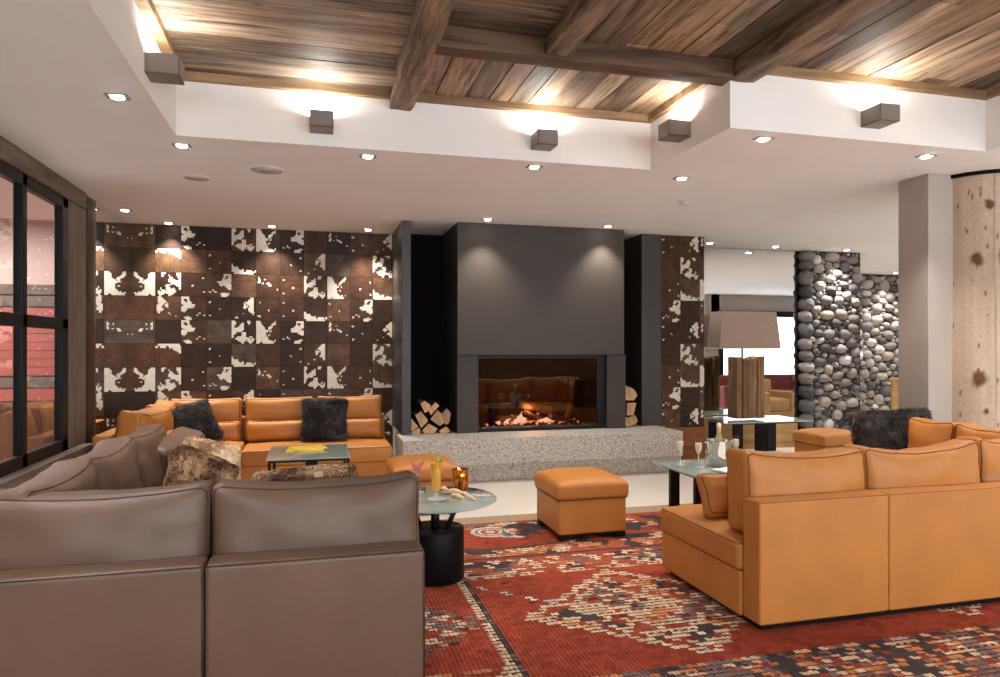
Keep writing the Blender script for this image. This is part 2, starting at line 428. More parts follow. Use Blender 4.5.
# left wall around the window, then the mirror
lw = MB()
lw.join(hard(-2.15, XL, -3.2, 1.2, 0, ZC)); lw.join(hard(-2.15, XL, 1.2, 6.83, 0, .56))
lw.join(hard(-2.15, XL, 6.83, 9.15, 0, ZC))
struct('wall_left', lw, M['greywoodz'], 'grey timber-lined wall at the left around the window')
struct('trim_2', box(-2.15, -2.07, 1.2, 7.3, 2.79, 2.944, .008), M['greywood'], 'grey-brown timber lintel over the left window')
lj = box(-2.11, -2.085, 6.84, 7.33, .60, 2.79, .006)
struct('trim_3', lj, M['greywoodz'], 'grey timber jamb between the left window and the dark post')
w1 = MB()
def wbar(y0, y1, z0, z1): w1.join(box(-2.15, -2.085, y0, y1, z0, z1, .006))
wbar(6.70, 6.84, .60, 2.79)
for yy in (5.86, 4.95, 4.0, 3.0, 2.0): wbar(yy, yy + .085, .60, 2.79)
wbar(1.2, 6.84, 2.70, 2.79); wbar(1.2, 6.84, .60, .70); wbar(1.2, 6.84, 1.65, 1.745)
win = struct('window_1', w1, M['black'], 'black-framed interior window with crossing bars at the left')
struct('window_pane', hard(-2.125, -2.12, 1.2, 6.84, .62, 2.78), M['glass'], parent=win)
struct('window_sill', box(-2.15, -2.0, 1.2, 7.25, .50, .602, .008), M['greywood'], parent=win)
# dark round-edged timber post
def postfn(x, y, z): k = .014 * noise.noise(Vector((x * 8, y * 8, z * 2))); return (x + k, y + k, z)
struct('trim_4', rbox(.10, .15, ZC / 2, .05, 3, (1, 1, 30), postfn).xf(TR(-2.185, 7.475, ZC / 2)), M['postw'], 'dark timber post between the window and the left mirror')
tag(link_mesh('wall_mirror', hard(-2.105, -2.09, 7.65, 8.935, .02, ZC - .004), M['mirror']), 'tall frameless mirror on the left wall reflecting the cowhide', 'mirror')

# space beyond the left window
ow = MB(); ow.join(hard(-6, -2.3, 9.4, 9.5, 0, 3.0))
struct('wall_beyond', ow, M['pinkwall'], 'pinkish plaster wall seen through the left window')
ob = MB()
for (z0, z1) in ((1.98, 2.1), (2.12, 2.24), (1.02, 1.14)): ob.join(box(-6, -2.32, 9.36, 9.4, z0, z1, .006))
struct('trim_5', ob, M['greywood'], 'grey boards on the wall beyond the left window')
rb = MB()
for i in range(8): rb.join(box(-6, -2.32, 9.37, 9.4, 1.16 + i * .1, 1.255 + i * .1, .004))
rb.join(box(-6, -2.32, 9.37, 9.4, .86, 1.0, .004))
struct('trim_6', rb, M['red'], 'red boards on the wall beyond the left window')
struct('wall_far', MB().join(hard(-6.1, -6, -3.2, 9.5, 0, 3)).join(hard(-6, -2.3, -3.2, -3.1, 0, 3)), M['pinkwall'], 'pink plaster end wall of the room beyond the left window')
struct('ceiling_beyond', hard(-6, -2.3, -3.2, 9.5, 3, 3.1), M['pinkwall'], 'ceiling of the room beyond the left window')
struct('trim_10', box(-6, -2.32, 9.36, 9.4, 0, .85, .006), M['postw'], 'dark panel standing for sofa reflections low in the left window')  # added panel, its dark colour stands for the sofas mirrored in the window
sl = thing('wall_lamp', 'small dark square wall lamp seen through the left window', 'lamp', (-3.95, 9.36, 2.38))
link_mesh('shade', box(-4.10, -3.80, 9.22, 9.35, 2.42, 2.80, .01), M['black'], sl); link_mesh('bracket', box(-3.99, -3.91, 9.33, 9.405, 2.55, 2.65, .005), M['silver'], sl)

# ---------------- cowhide tiles
T = .281
BM = {
'C': ["##.....##...", "##...#..#...", "#...##......", "#..###......", "######......", "#####.......", "##...##.....", "#....##.....", "#..####..#..", "..#######.#.", "...####.###.", ".....#...#.."],
'K': ["##.......#..", "###.....##..", "###....##...", "####..##....", "#####.#.....", "######.#....", "#####.......", "#####.#.....", "#####.......", "######......", "########.#..", "##.######..."],
'B': ["............"] * 7 + ["#...........", "###.........", "####.#......", "######.###.#", ".##########."],
'R': ["........####", "........#..#", "........#.##", ".......#####", ".....######.", "......######", ".........###", "..........##", "...#........", ".#..#.......", ".......####.", ".......###.."],
'r': [".........##.", "........###.", ".......####.", "......#.###.", "......##.##.", "......#..##.", "........###.", ".........##.", ".....#....#.", "............", "..#.........", "............"],
'S': ["............", ".#..........", ".#..#.......", ".#..........", ".#.#.##.....", "......##....", "............", "..........#.", "............", "............", "............", "............"],
'P': ["............", "............", ".#..........", "............", "............", "............", "......#.....", "............", "............", ".#..........", "............", "............"],
'.': ["............"] * 12,
}
def flip(b, h=False, v=False):
    if h: b = [r[::-1] for r in b]
    if v: b = b[::-1]
    return b
BM['k'] = flip(BM['K'], h=True); BM['c'] = flip(BM['C'], h=True); BM['T'] = flip(BM['B'], h=True, v=True)
BM['L'] = flip(BM['R'], h=True); BM['l'] = flip(BM['r'], h=True); BM['s'] = flip(BM['S'], h=True); BM['p'] = flip(BM['P'], h=True)
ROWS = ["s.L.CKR.SPr", ".T.PB.pr..C", "kcpR.SPCKpB", ".lLPrPPBPR."]     # 11 columns, repeating every four rows
def sample(b, u, v):
    x = max(0, min(10.999, u * 12 - .5)); y = max(0, min(10.999, v * 12 - .5)); i = int(x); j = int(y); fx = x - i; fy = y - j
    g = lambda a, c: 1.0 if b[c][a] == '#' else 0.0
    return (g(i, j) * (1 - fx) + g(i + 1, j) * fx) * (1 - fy) + (g(i, j + 1) * (1 - fx) + g(i + 1, j + 1) * fx) * fy
def cowhide(x0, x1, yf, z0, cols, res=22):
    """tiles on the plane y=yf; cols gives for each tile its column in ROWS"""
    m = MB(); V = []; Fc = []; Cc = []
    nrow = int(math.ceil((ZC - z0) / T))
    for ci, cidx in enumerate(cols):
        tx0 = x0 + ci * T; 
        for rI in range(nrow):
            ty0 = ZC - rI * T; key = ROWS[rI % 4][cidx]; b = BM[key]
            rnd = random.Random(cidx * 131 + (rI) * 17)
            base = rnd.choice([(58, 37, 24), (78, 50, 32), (48, 32, 23), (90, 64, 45), (70, 46, 30), (80, 66, 56)])
            bl = lin(*base); ang = rnd.choice((0, 1)); off = rnd.uniform(0, 50)
            dy = rnd.uniform(-.0008, .0008); w = min(T, x1 - tx0); h = min(T, ty0 - z0)
            nx = max(1, int(res * w / T)); nz = max(1, int(res * h / T)); o = len(V)
            for j in range(nz + 1):
                for i in range(nx + 1):
                    V.append((tx0 + .0015 + (w - .003) * i / nx, yf + dy, ty0 - .0015 - (h - .003) * j / nz))
            for j in range(nz):
                for i in range(nx):
                    u = (i + .5) / nx * w / T; v = (j + .5) / nz * h / T
                    wu = u + .05 * noise.noise(Vector((u * 9 + cidx, v * 9, 1.3))) ; wv = v + .05 * noise.noise(Vector((u * 9, v * 9 + cidx, 7.7)))
                    s = sample(b, wu, wv)
                    if s > .5: k = .92 + .08 * noise.noise(Vector((u * 30, v * 30, off))); c = (.80 * k, .73 * k, .64 * k, 1)
                    else:
                        n1 = noise.noise(Vector(((u * 5 if ang else u * 22) + off, (v * 22 if ang else v * 5), off)))
                        n2 = noise.noise(Vector((u * 2.5 + off, v * 2.5, off + 3)))
                        k = 1 + .45 * n1 + .5 * n2
                        c = (bl[0] * k, bl[1] * k, bl[2] * k, 1)
                    Cc.append(c); a = o + j * (nx + 1) + i
                    Fc.append((a, a + nx + 1, a + nx + 2, a + 1))
    m.v = V; m.f = Fc; m.s = [False] * len(Fc); m.c = Cc; m.mi = [0] * len(Fc)
    return m
struct('wall_back', MB().join(hard(XL - .2, 8.1, 8.96, 9.3, 0, ZC)), M['niche'], 'dark back wall behind the fireplace')
struct('wall_cladding', cowhide(XL, .955, 8.95, .0, list(range(11))), M['cow'], 'brown and white cowhide tiles covering the back wall', cat='wall')
# pilaster right of the fireplace: dark panel, cowhide on the front
struct('wall_pilaster', MB().join(hard(4.03, 4.93, 8.112, 8.96, .494, ZC)).join(hard(4.252, 4.93, 8.112, 8.96, 0, .494)).join(box(4.03, 4.30, 8.09, 8.12, .493, ZC, .003)), M['anth2'], 'anthracite pier right of the fireplace', cat='wall')
struct('wall_cladding', cowhide(4.302, 4.93, 8.10, .46, [9, 10, 8][:3]), M['cow'], 'narrow cowhide strip right of the fireplace', cat='wall')
struct('trim_7', box(4.26, 4.93, 8.07, 8.111, .0, .458, .004), M['brownwood'], 'brown wooden panel under the narrow cowhide strip')
struct('wall_fin', box(.957, 1.06, 7.93, 8.95, .494, ZC - .002, .004), M['anth2'], 'thin anthracite fin between cowhide wall and log niche', cat='wall')
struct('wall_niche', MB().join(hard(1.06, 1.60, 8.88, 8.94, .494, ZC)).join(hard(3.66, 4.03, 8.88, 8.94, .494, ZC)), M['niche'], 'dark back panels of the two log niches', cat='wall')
# right mirror with pine wainscot below
tag(link_mesh('wall_mirror', hard(4.935, 6.984, 8.945, 8.958, .445, 2.94), M['mirror']), 'wide frameless mirror between the cowhide strip and the river stone wall', 'mirror')
struct('trim_8', box(4.932, 7.0, 8.91, 8.957, .0, .443, .004), M['pine'], 'knotty pine panel under the right mirror')

# ---------------- stone walls
def stones(x0, x1, yf, z0, z1, seed, big_left=0, sc=1.0):
    rnd = random.Random(seed); m = MB(); z = z0
    pal = [(142, 137, 134), (160, 155, 150), (120, 116, 115), (182, 177, 171), (104, 101, 102), (146, 137, 128), (130, 127, 127), (160, 149, 136), (198, 194, 189), (88, 86, 88)]
    def stone(cx, cz, w, h, d):
        n1, n2 = 9, 6; v = []; f = []
        sx = rnd.uniform(0, 99); tilt = rnd.uniform(-.3, .3); ex = rnd.uniform(.75, 1.0)
        for j in range(n2 + 1):
            ph = -PI / 2 + PI * j / n2
            for i in range(n1):
                th = 2 * PI * i / n1
                a = math.copysign(abs(math.cos(th)) ** ex, math.cos(th)) * math.cos(ph); b_ = math.copysign(abs(math.sin(th)) ** ex, math.sin(th)) * math.cos(ph); c = math.sin(ph)
                k = 1 + .16 * noise.noise(Vector((a * 1.3 + sx, b_ * 1.3, c * 1.3)))
                X, Z = a * w / 2 * k, b_ * h / 2 * k
                X, Z = X * math.cos(tilt) - Z * math.sin(tilt), X * math.sin(tilt) + Z * math.cos(tilt)
                v.append((cx + X, yf - c * d * k, cz + Z))
        for j in range(n2):
            for i in range(n1):
                f.append((j * n1 + i, j * n1 + (i + 1) % n1, (j + 1) * n1 + (i + 1) % n1, (j + 1) * n1 + i))
        p = rnd.choice(pal); g = rnd.uniform(.8, 1.12); c = lin(*[min(255, x * g) for x in p])
        m.add(v, f, True, c)
    P = []
    if big_left:
        zz = z0 + .09
        while zz < z1 - .02:
            h = rnd.uniform(.15, .25); w = big_left * rnd.uniform(.8, 1.15)
            stone(x0 + .012 + w / 2, min(z1 - h / 2, zz + h / 2), w, h * 1.06, .12); P.append((x0 + .012 + w / 2, (zz + h / 2) * 1.35, (w + h * 1.35) / 4 * .96)); zz += h * .97
    AS = 1.35; tries = [(.135 * sc, 120), (.115 * sc, 300), (.095 * sc, 700), (.075 * sc, 1500), (.058 * sc, 2600), (.043 * sc, 3200), (.03 * sc, 4000)]
    cell = {}; CS = .3 * sc
    def near(x, z):
        i, j = int(x // CS), int(z // CS)
        for a in (-1, 0, 1):
            for b_ in (-1, 0, 1):
                for q in cell.get((i + a, j + b_), ()): yield q
    for q in P: cell.setdefault((int(q[0] // CS), int(q[1] // CS)), []).append(q)
    nt = (x1 - x0) * (z1 - z0) / 3.4
    for r0, k in tries:
        for _ in range(int(k * nt)):
            r = r0 * rnd.uniform(.88, 1.12); x = rnd.uniform(x0 + (r if not big_left else .2), x1 - r * .7); z = rnd.uniform(z0 * AS + r * .8, z1 * AS - r * .9)
            if all((x - q[0]) ** 2 + (z - q[1]) ** 2 > (.93 * (r + q[2])) ** 2 for q in near(x, z)):
                q = (x, z, r); cell.setdefault((int(x // CS), int(z // CS)), []).append(q)
                e = rnd.uniform(.9, 1.18); stone(x, z / AS, 2 * r * e * 1.04, 2 * r / AS / e * 1.10, min(.085, r * .95))
    return m
struct('trim_11', hard(6.985, 6.998, 8.925, 8.958, 0, 2.93), M['black'], 'thin dark edge strip between the right mirror and the river stones')
struct('wall_stone', MB().join(stones(7.0, 8.10, 8.90, 0, ZC, 11, .25, .78)), M['stone'], 'river stone wall panel right of the mirror', cat='wall')
struct('wall_stone_backing', hard(7.10, 8.10, 8.885, 8.96, 0, ZC), M['mortar'], 'dark mortar behind the near river stones', cat='wall')
struct('wall_stone', MB().join(stones(9.6, 13.2, 11.42, 0, ZC, 23, sc=.98)), M['stone'], 'farther river stone wall beside the grey column', cat='wall')
struct('wall_stone_backing', hard(9.5, 14, 11.42, 11.6, 0, ZC), M['mortar'], 'dark mortar behind the farther river stones', cat='wall')
struct('wall_passage', hard(8.0, 8.1, 8.96, 11.6, 0, ZC).join(hard(8.1, 9.6, 11.5, 11.6, 0, ZC)), M['plaster'], 'plaster side wall of the passage behind the stone panel', cat='wall')

ws_ = thing('wooden_screen', 'narrow pale wooden screen showing between the far stone wall and the grey column', 'screen', (8.35, 8.23, 0))
link_mesh('board', box(8.04, 8.66, 8.20, 8.24, .06, 1.0, .006), M['pine'], ws_); link_mesh('top_rail', box(8.02, 8.68, 8.185, 8.255, 1.0, 1.05, .008), M['pine'], ws_)
for x_ in (8.08, 8.58): link_mesh('foot', box(x_, x_ + .05, 8.10, 8.34, 0, .06, .006), M['pine'], ws_)
# ---------------- column, log pillar
struct('column', box(4.93, 5.21, 4.66, 4.97, 0, ZC, .006), M['colgrey'], 'square grey plaster column beside the log pillar')
def logpillar():
    rnd = random.Random(5); m = MB(); n1, n2 = 220, 330; R = .40; V = []; Fq = []; CV = []
    knots = [(-2.45, 2.22, .05), (-1.95, 2.24, .07), (-2.42, 1.24, .06), (-1.72, 1.30, .07), (-2.25, 2.66, .035), (-2.0, 1.72, .025), (-1.9, .95, .025), (-2.6, .8, .04), (-1.5, .6, .06), (-2.1, .35, .05), (-2.30, 0.98, .02)]
    ticks = [(rnd.uniform(-2.9, -1.2), rnd.uniform(.2, 2.9), rnd.uniform(.004, .008), rnd.uniform(.02, .06)) for _ in range(60)]
    pale = np.array(lin(190, 170, 149)[:3]); dk = np.array(lin(104, 66, 42)[:3]); dk2 = np.array(lin(112, 78, 54)[:3])
    for j in range(n2 + 1):
        z = ZC * j / n2
        for i in range(n1):
            a = 2 * PI * i / n1; aa = a if a < PI else a - 2 * PI
            r = R * (1 + .03 * noise.noise(Vector((math.cos(a) * 1.5, math.sin(a) * 1.5, z * .8)))) + .012 * (1 - z / ZC)
            n = noise.noise(Vector((math.cos(a) * 9, math.sin(a) * 9, z * .9))) * .5 + noise.noise(Vector((math.cos(a) * 26, math.sin(a) * 26, z * 2.2))) * .35
            c = pale * (1 + .22 * n)
            for (ka, kz, kr) in knots:
                jit = 1 + .35 * noise.noise(Vector((a * 20, z * 14, 5)))
                d = math.hypot((aa - ka) * R, (z - kz) * .72) * jit
                r += .012 * math.exp(-(d / kr) ** 2)
                if d < kr * .62: c = dk * (.75 + .5 * abs(math.sin(d / kr * 9)))
                elif d < kr: f = (d / kr - .62) / .38; c = dk2 * (1 - f) + c * f
            for (ka, kz, tw, th) in ticks:
                q = max(abs((aa - ka) * R) / tw, abs(z - kz) / (th / 2))
                if q < 1: f = min(1, (1 - q) * 3); c = c * (1 - f) + dk2 * f
            for ca, fr, zz in ((-2.16, .03, 3), (-1.88, .04, 2.3)):
                q = abs((aa - ca) * R - fr * noise.noise(Vector((z * 1.3, ca, 0)))) / .008
                if q < 1 and z < zz: c = c * (.55 + .45 * q)
            V.append((r * math.cos(a), r * math.sin(a), z)); CV.append((*c, 1))
    for j in range(n2):
        for i in range(n1):
            i2 = (i + 1) % n1; Fq.append((j * n1 + i, j * n1 + i2, (j + 1) * n1 + i2, (j + 1) * n1 + i))
    m.v = V; m.f = Fq; m.s = [True] * len(Fq); m.mi = [0] * len(Fq); m.c = [None] * len(Fq); m.cv = CV; return m
lp = logpillar().xf(TR(5.575, 4.76, 0))
struct('pillar', lp, M['log'], 'pale peeled log pillar with knots at the right edge', cat='pillar')
struct('trim_9', lathe([(.425, ZC - .03), (.425, ZC - .001)], 60).xf(TR(5.575, 4.76, 0)), M['niche'], 'thin dark collar where the log pillar meets the ceiling')

# near and side walls behind the camera (seen only in the mirrors and the fireplace glass)
nw = MB()
nw.join(hard(-2.15, 14.2, -3.2, -3.0, 0, 1.3)).join(hard(-2.3, 14.2, -3.2, -3.0, 2.6, ZC))
for x in (-2.3, .3, 3.2, 6.1, 9.0, 13.6): nw.join(hard(x, x + .45, -3.2, -3.0, 1.3, 2.6))
struct('wall_front', nw, M['beamx'], 'brown timber wall with added fill windows behind the camera')
fw = MB()
for x0, x1 in ((-1.85, .3), (.75, 3.2), (3.65, 6.1), (6.55, 9.0), (9.45, 13.6)):
    for a, b, c, d in ((x0, x1, 1.3, 1.36), (x0, x1, 2.54, 2.6), (x0, x0 + .06, 1.3, 2.6), (x1 - .06, x1, 1.3, 2.6), ((x0 + x1) / 2 - .03, (x0 + x1) / 2 + .03, 1.3, 2.6)):
        fw.join(hard(a, b, -3.14, -3.06, c, d))
w2 = struct('window_added', fw, M['black'], 'black frames of the added fill windows behind the camera')  # windows added out of view as a source of fill light
struct('window_pane', hard(-1.85, 13.6, -3.105, -3.10, 1.31, 2.59), M['glass'], parent=w2)
struct('wall_right', hard(14, 14.2, -3.2, 12, 0, ZC), M['wallwhite'], 'white wall at the far right of the lounge')
# bright window seen in the right mirror
sw = MB().join(hard(10.5, 14, .85, 1.0, 2.45, ZC)).join(hard(10.5, 14, .85, 1.0, 0, .05)).join(hard(10.3, 10.75, .85, 1.0, 0, ZC))
struct('wall_side', sw, M['colgrey'], 'wall round the bright window reflected in the right mirror')
w3 = struct('window_3', MB().join(hard(10.72, 13.9, .95, 1.06, 2.34, 2.5)).join(hard(10.72, 10.84, .95, 1.06, .05, 2.4)).join(hard(10.72, 13.9, .95, 1.1, .05, .42)), M['black'], 'black frame of the bright window reflected in the right mirror')
struct('window_pane', hard(10.84, 13.9, .93, .96, .4, 2.36), M['screen'], parent=w3)

# ------------------------------------------------------------------ hearth and fireplace
h = thing('hearth', 'long speckled granite hearth ledge under the fireplace', 'hearth', (2.58, 7.9, 0))
link_mesh('slab', box(.913, 4.25, 7.45, 8.06, .20, .493, .006).join(box(.955, 4.25, 8.06, 8.875, .20, .493, .002)), M['granite'], h)
link_mesh('plinth', box(.95, 4.25, 7.54, 8.87, .001, .20, .004), M['granite'], h)

fp = thing('fireplace', 'wide anthracite built-in fireplace with glass front and hood', 'fireplace', (2.64, 8.0, .493))
link_mesh('hood', box(1.588, 3.68, 7.865, 8.87, 1.405, ZC - .003, .006), M['anth'], fp)
for x0, x1 in ((1.60, 1.85), (3.48, 3.73)):
    link_mesh('side_pillar', box(x0, x1, 7.93, 8.87, .494, 1.404, .004), M['anth'], fp)
fb = MB()
fb.join(hard(1.85, 3.48, 8.60, 8.87, .494, 1.404)).join(hard(1.85, 3.48, 8.02, 8.6, 1.345, 1.404)).join(hard(1.85, 3.48, 8.02, 8.6, .494, .54))
fb.join(hard(1.85, 1.9, 8.02, 8.6, .54, 1.345)).join(hard(3.36, 3.48, 8.02, 8.6, .54, 1.345))
link_mesh('firebox', fb, M['soot'], fp)
fr = MB()
fr.join(box(1.85, 3.48, 7.99, 8.03, 1.36, 1.404, .002)).join(box(1.85, 3.48, 7.97, 8.03, .494, .535, .002)).join(box(1.85, 1.87, 7.99, 8.03, .535, 1.36, .002)).join(box(3.37, 3.48, 7.99, 8.03, .535, 1.36, .002))
link_mesh('door_frame', fr, M['black'], fp)
link_mesh('glass_pane', hard(1.87, 3.37, 8.005, 8.011, .535, 1.36), M['fireglass'], fp)
# fire bed
em = MB(); rnd = random.Random(3)
for k in range(90):
    x = rnd.gauss(2.55, .33); 
    if not 1.95 < x < 3.3: continue
    r = rnd.uniform(.012, .03); em.join(lathe([(r * .2, -r * .6), (r, 0), (r * .25, r * .7)], 6).xf(TR(x, rnd.uniform(8.15, 8.5), .555)))
e_ = link_mesh('embers', em, M['ember'], fp); e_['kind'] = 'stuff'
cl = MB()
for k in range(120):
    x = rnd.uniform(1.93, 3.34); r = rnd.uniform(.014, .03)
    cl.join(lathe([(r * .3, -r * .6), (r, 0), (r * .3, r * .7)], 6).xf(TR(x, rnd.uniform(8.06, 8.5), .552)))
e_ = link_mesh('coals', cl, M['soot'], fp); e_['kind'] = 'stuff'
fl = MB()
for k in range(16):
    x = 2.2 + .8 * k / 15 + rnd.uniform(-.04, .04); hgt = rnd.uniform(.06, .13) * (1.3 if abs(x - 2.5) < .2 else .8)
    y = rnd.uniform(8.2, 8.42)
    fl.join(tube([(x, y, .55), (x + .02, y, .55 + hgt * .4), (x + .045 + rnd.uniform(-.02, .02), y, .55 + hgt * .75), (x + .07, y, .55 + hgt)], [.035, .03, .016, .002], 8))
link_mesh('flames', fl, M['flame'], fp)
def fire_log(p0, p1, r, label):
    p0, p1 = Vector(p0), Vector(p1); n = 10; pts = [p0.lerp(p1, i / n) + Vector((0, 0, .01 * noise.noise(Vector((i * .7, r * 99, 0))))) for i in range(n + 1)]
    tag(link_mesh('burning_log', tube(pts, [r * (1 + .15 * noise.noise(Vector((i * .9, r * 50, 2)))) for i in range(n + 1)], 9), M['charlog']), label, 'log', 'logs in the fire')
fire_log((2.42, 8.22, .80), (2.88, 8.34, .70), .055, 'upper log lying across the fire with a pale cut end')
fire_log((2.50, 8.20, .68), (2.80, 8.42, .57), .045, 'thin log sloping into the flames under the upper log')
fire_log((2.82, 8.14, .64), (3.05, 8.26, .58), .04, 'short log leaning at the right of the flames')
fire_log((2.15, 8.32, .60), (2.62, 8.45, .60), .05, 'low log half buried in embers at the left of the fire')
fire_log((3.17, 8.40, .78), (3.09, 8.30, .57), .035, 'upright stick near the right side of the firebox')

# firewood stacks
def firewood(poly, y0, y1, label, grp):
    cx = sum(p[0] for p in poly) / len(poly); cz = sum(p[1] for p in poly) / len(poly)
    pp = [(cx + (x - cx) * .97, cz + (z - cz) * .97) for x, z in poly]
    base = (cx, (y0 + y1) / 2, min(z for _, z in pp))
    m = prism(pp, y0, y1, mi_end=0, mi_side=1); m.xf(TR(-base[0], -base[1], -base[2]))
    o = link_mesh('firewood_log', m, [M['cutwood'], M['bark']], loc=base); tag(o, label, 'log', grp); return o
G1 = 'split logs stacked in the left niche'
def px2(u, v, y):   # pixel of the left stack to plane y
    r = (u - 500) / F; s, c = math.sin(YAW), math.cos(YAW)
    X = y * (r * c + s) / (c - r * s); d = X * s + y * c
    return (X, 1.5 - (v - 347) / F * d)
def stack(polys, y0, y1, grp, x0, y00, sc):
    for lab, pl, cut in polys:
        pts = [px2(x0 + a / sc, y00 + b / sc, y0) for a, b in pl]
        pts = [(max(1.07, x) if x < 2 else x, max(.4955, z)) for x, z in pts]
        firewood(pts, y0 + cut, y1, lab, grp)
stack([
 ('pale triangular split log at the bottom left of the left stack', [(108, 495), (108, 365), (178, 455)], 0),
 ('small pale log wedged low at the left of the left stack', [(112, 515), (118, 492), (185, 462), (203, 492), (195, 522), (120, 524)], .01),
 ('square brown-faced split log in the middle left of the left stack', [(148, 340), (205, 300), (278, 395), (208, 470)], .02),
 ('wide pale split log at the bottom centre of the left stack', [(212, 490), (275, 420), (368, 470), (330, 520), (240, 522)], 0),
 ('small pale log at the bottom right of the left stack', [(378, 490), (450, 448), (490, 495), (465, 522), (395, 522)], .01),
 ('dark barked log on the right of the left stack', [(300, 385), (370, 290), (412, 330), (440, 420), (395, 455)], .06),
 ('pale wedge log at the top left of the left stack', [(195, 228), (240, 200), (300, 245), (275, 300), (240, 320)], 0),
 ('pale stick-like log leaning at the top of the left stack', [(272, 290), (345, 215), (385, 250), (300, 342)], .015),
 ('dark reddish log at the back right of the left stack', [(420, 330), (470, 280), (510, 330), (490, 430), (450, 445)], .1)],
 7.99, 8.40, G1, 400, 380, 9.671)
stack([
 ('white-ended log at the top of the right stack', [(222, 125), (270, 165), (225, 190), (205, 160)], 0),
 ('dark barked log second from the top of the right stack', [(225, 195), (290, 160), (345, 190), (375, 250), (340, 298), (250, 296)], .03),
 ('upright pale split log in the middle of the right stack', [(262, 318), (352, 316), (325, 440), (258, 440)], .0),
 ('pale split log at the bottom of the right stack', [(232, 550), (245, 460), (300, 452), (335, 520), (300, 552)], 0),
 ('dark log at the bottom right of the right stack', [(310, 452), (360, 440), (385, 500), (350, 545), (338, 520)], .05)],
 8.03, 8.42, 'split logs stacked in the right niche', 600, 370, 9.68)

# ------------------------------------------------------------------ ceiling fittings
def sconce(x, y, ang, label, proto=[None]):
    if proto[0] is None:
        t_ = thing('uplight_sconce', label, 'wall light', (0, 0, 0), 0, 'box uplights on the recess walls')
        w, d, hh = .08, .18, .115
        m = MB().join(box(-w, w, -d, 0, 0, .012, .003)).join(box(-w, w, -d, -d + .01, 0, hh, .003)).join(box(-w, -w + .01, -d, 0, 0, hh, .003)).join(box(w - .01, w, -d, 0, 0, hh, .003))
        link_mesh('housing', m, M['sconce'], t_, local=True)
        link_mesh('lamp', box(-w + .02, w - .02, -d + .03, -.03, .07, .08, .002), M['uplamp'], t_, local=True)
        proto[0] = t_; t_.location = (x, y, 3.03); t_.rotation_euler = (0, 0, ang)
    else: t_ = dup(proto[0], (x, y, 3.03), ang, label)
    L = bpy.data.lights.new('sconce_light', 'AREA'); L.shape = 'RECTANGLE'; L.size = .11; L.size_y = .12; L.energy = SCONCE_W; L.color = (1, .95, .88)
    lo = bpy.data.objects.new('sconce_light', L); COL.objects.link(lo)
    lo.location = (x + math.sin(ang) * .095, y - math.cos(ang) * .095, 3.03 + .10); lo.rotation_euler = (PI, 0, ang)
SCONCE_W = 3.0
SPOT_W = 60.0
sconce(.045, 5.148, 0, 'box uplight on the recess back wall left of the thick beam')
sconce(1.70, 5.148, 0, 'box uplight on the recess back wall right of the thick beam')
sconce(-.918, 4.32, PI / 2, 'box uplight on the left recess wall')
sconce(2.643, 4.60, -PI / 2, 'box uplight on the short recess wall beside the inner corner')
sconce(3.755, 4.028, 0, 'box uplight on the right recess wall nearest the log pillar')
for (x, y, a, lb) in ((-.918, 2.2, PI / 2, 'added unseen box uplight on the left recess wall nearest the camera'), (4.784, 2.2, -PI / 2, 'added unseen box uplight on the right recess side wall'), (4.784, .4, -PI / 2, 'added unseen box uplight at the front of the right recess side wall'), (-.918, .3, PI / 2, 'added unseen box uplight at the front of the left recess wall')): sconce(x, y, a, lb)  # out of view, added to brighten the recess and ceiling

DL = [(-1.10, 4.43, 'ceiling downlight left of the left box uplight'), (-.92, 5.385, 'ceiling downlight at the left corner of the recess'), (.387, 5.33, 'ceiling downlight below the recess near the thick beam end'),
      (1.697, 5.30, 'ceiling downlight under the box uplight right of the thick beam'), (3.03, 5.333, 'ceiling downlight behind the inner corner of the recess'), (3.005, 4.18, 'ceiling downlight at the inner corner right of the short recess wall'),
      (4.467, 4.243, 'ceiling downlight in front of the grey column'), (-1.936, 8.09, 'ceiling downlight closest to the left mirror'), (-1.646, 8.80, 'leftmost downlight washing the cowhide wall'),
      (-.498, 8.72, 'middle downlight washing the cowhide wall'), (.63, 8.66, 'right downlight washing the cowhide wall'), (1.887, 7.62, 'left downlight in front of the hood'), (3.381, 7.68, 'right downlight in front of the hood'),
      (5.29, 8.55, 'ceiling downlight before the right mirror beside the cowhide strip'), (6.40, 8.62, 'ceiling downlight before the right mirror near the stone'), (7.62, 8.62, 'ceiling downlight washing the near stone wall'), (10.9, 11.05, 'ceiling downlight washing the farther stone wall'), (12.2, 11.05, 'ceiling downlight at the end of the farther stone wall')]
pd = None
for (x, y, lb) in DL:
    if pd is None:
        pd = thing('ceiling_downlight', lb, 'ceiling light', (x, y, ZC), 0, 'recessed ceiling downlights')
        m = MB()
        m.join(box(-.062, -.036, -.045, .045, -.006, .0, .001)).join(box(.036, .062, -.045, .045, -.006, .0, .001)).join(box(-.036, .036, -.045, -.036, -.006, 0, .001)).join(box(-.036, .036, .036, .045, -.006, 0, .001))
        link_mesh('frame', m, M['silver'], pd, local=True)
        link_mesh('lamp', lathe([(.034, -.012), (.036, -.001)], 20), M['lamp'], pd, local=True)
    else: dup(pd, (x, y, ZC), 0, lb)
    L = bpy.data.lights.new('downlight_or_fill_spot', 'SPOT'); L.energy = SPOT_W; L.color = (1, .93, .84); L.spot_size = math.radians(95); L.spot_blend = .8; L.shadow_soft_size = .03
    lo = bpy.data.objects.new('downlight_or_fill_spot', L); COL.objects.link(lo); lo.location = (x, y, ZC - .03)
    if 'stone wall' in lb: L.energy = SPOT_W * 1.9
    if 'cowhide' in lb or 'left mirror' in lb: L.energy = SPOT_W * 1.6
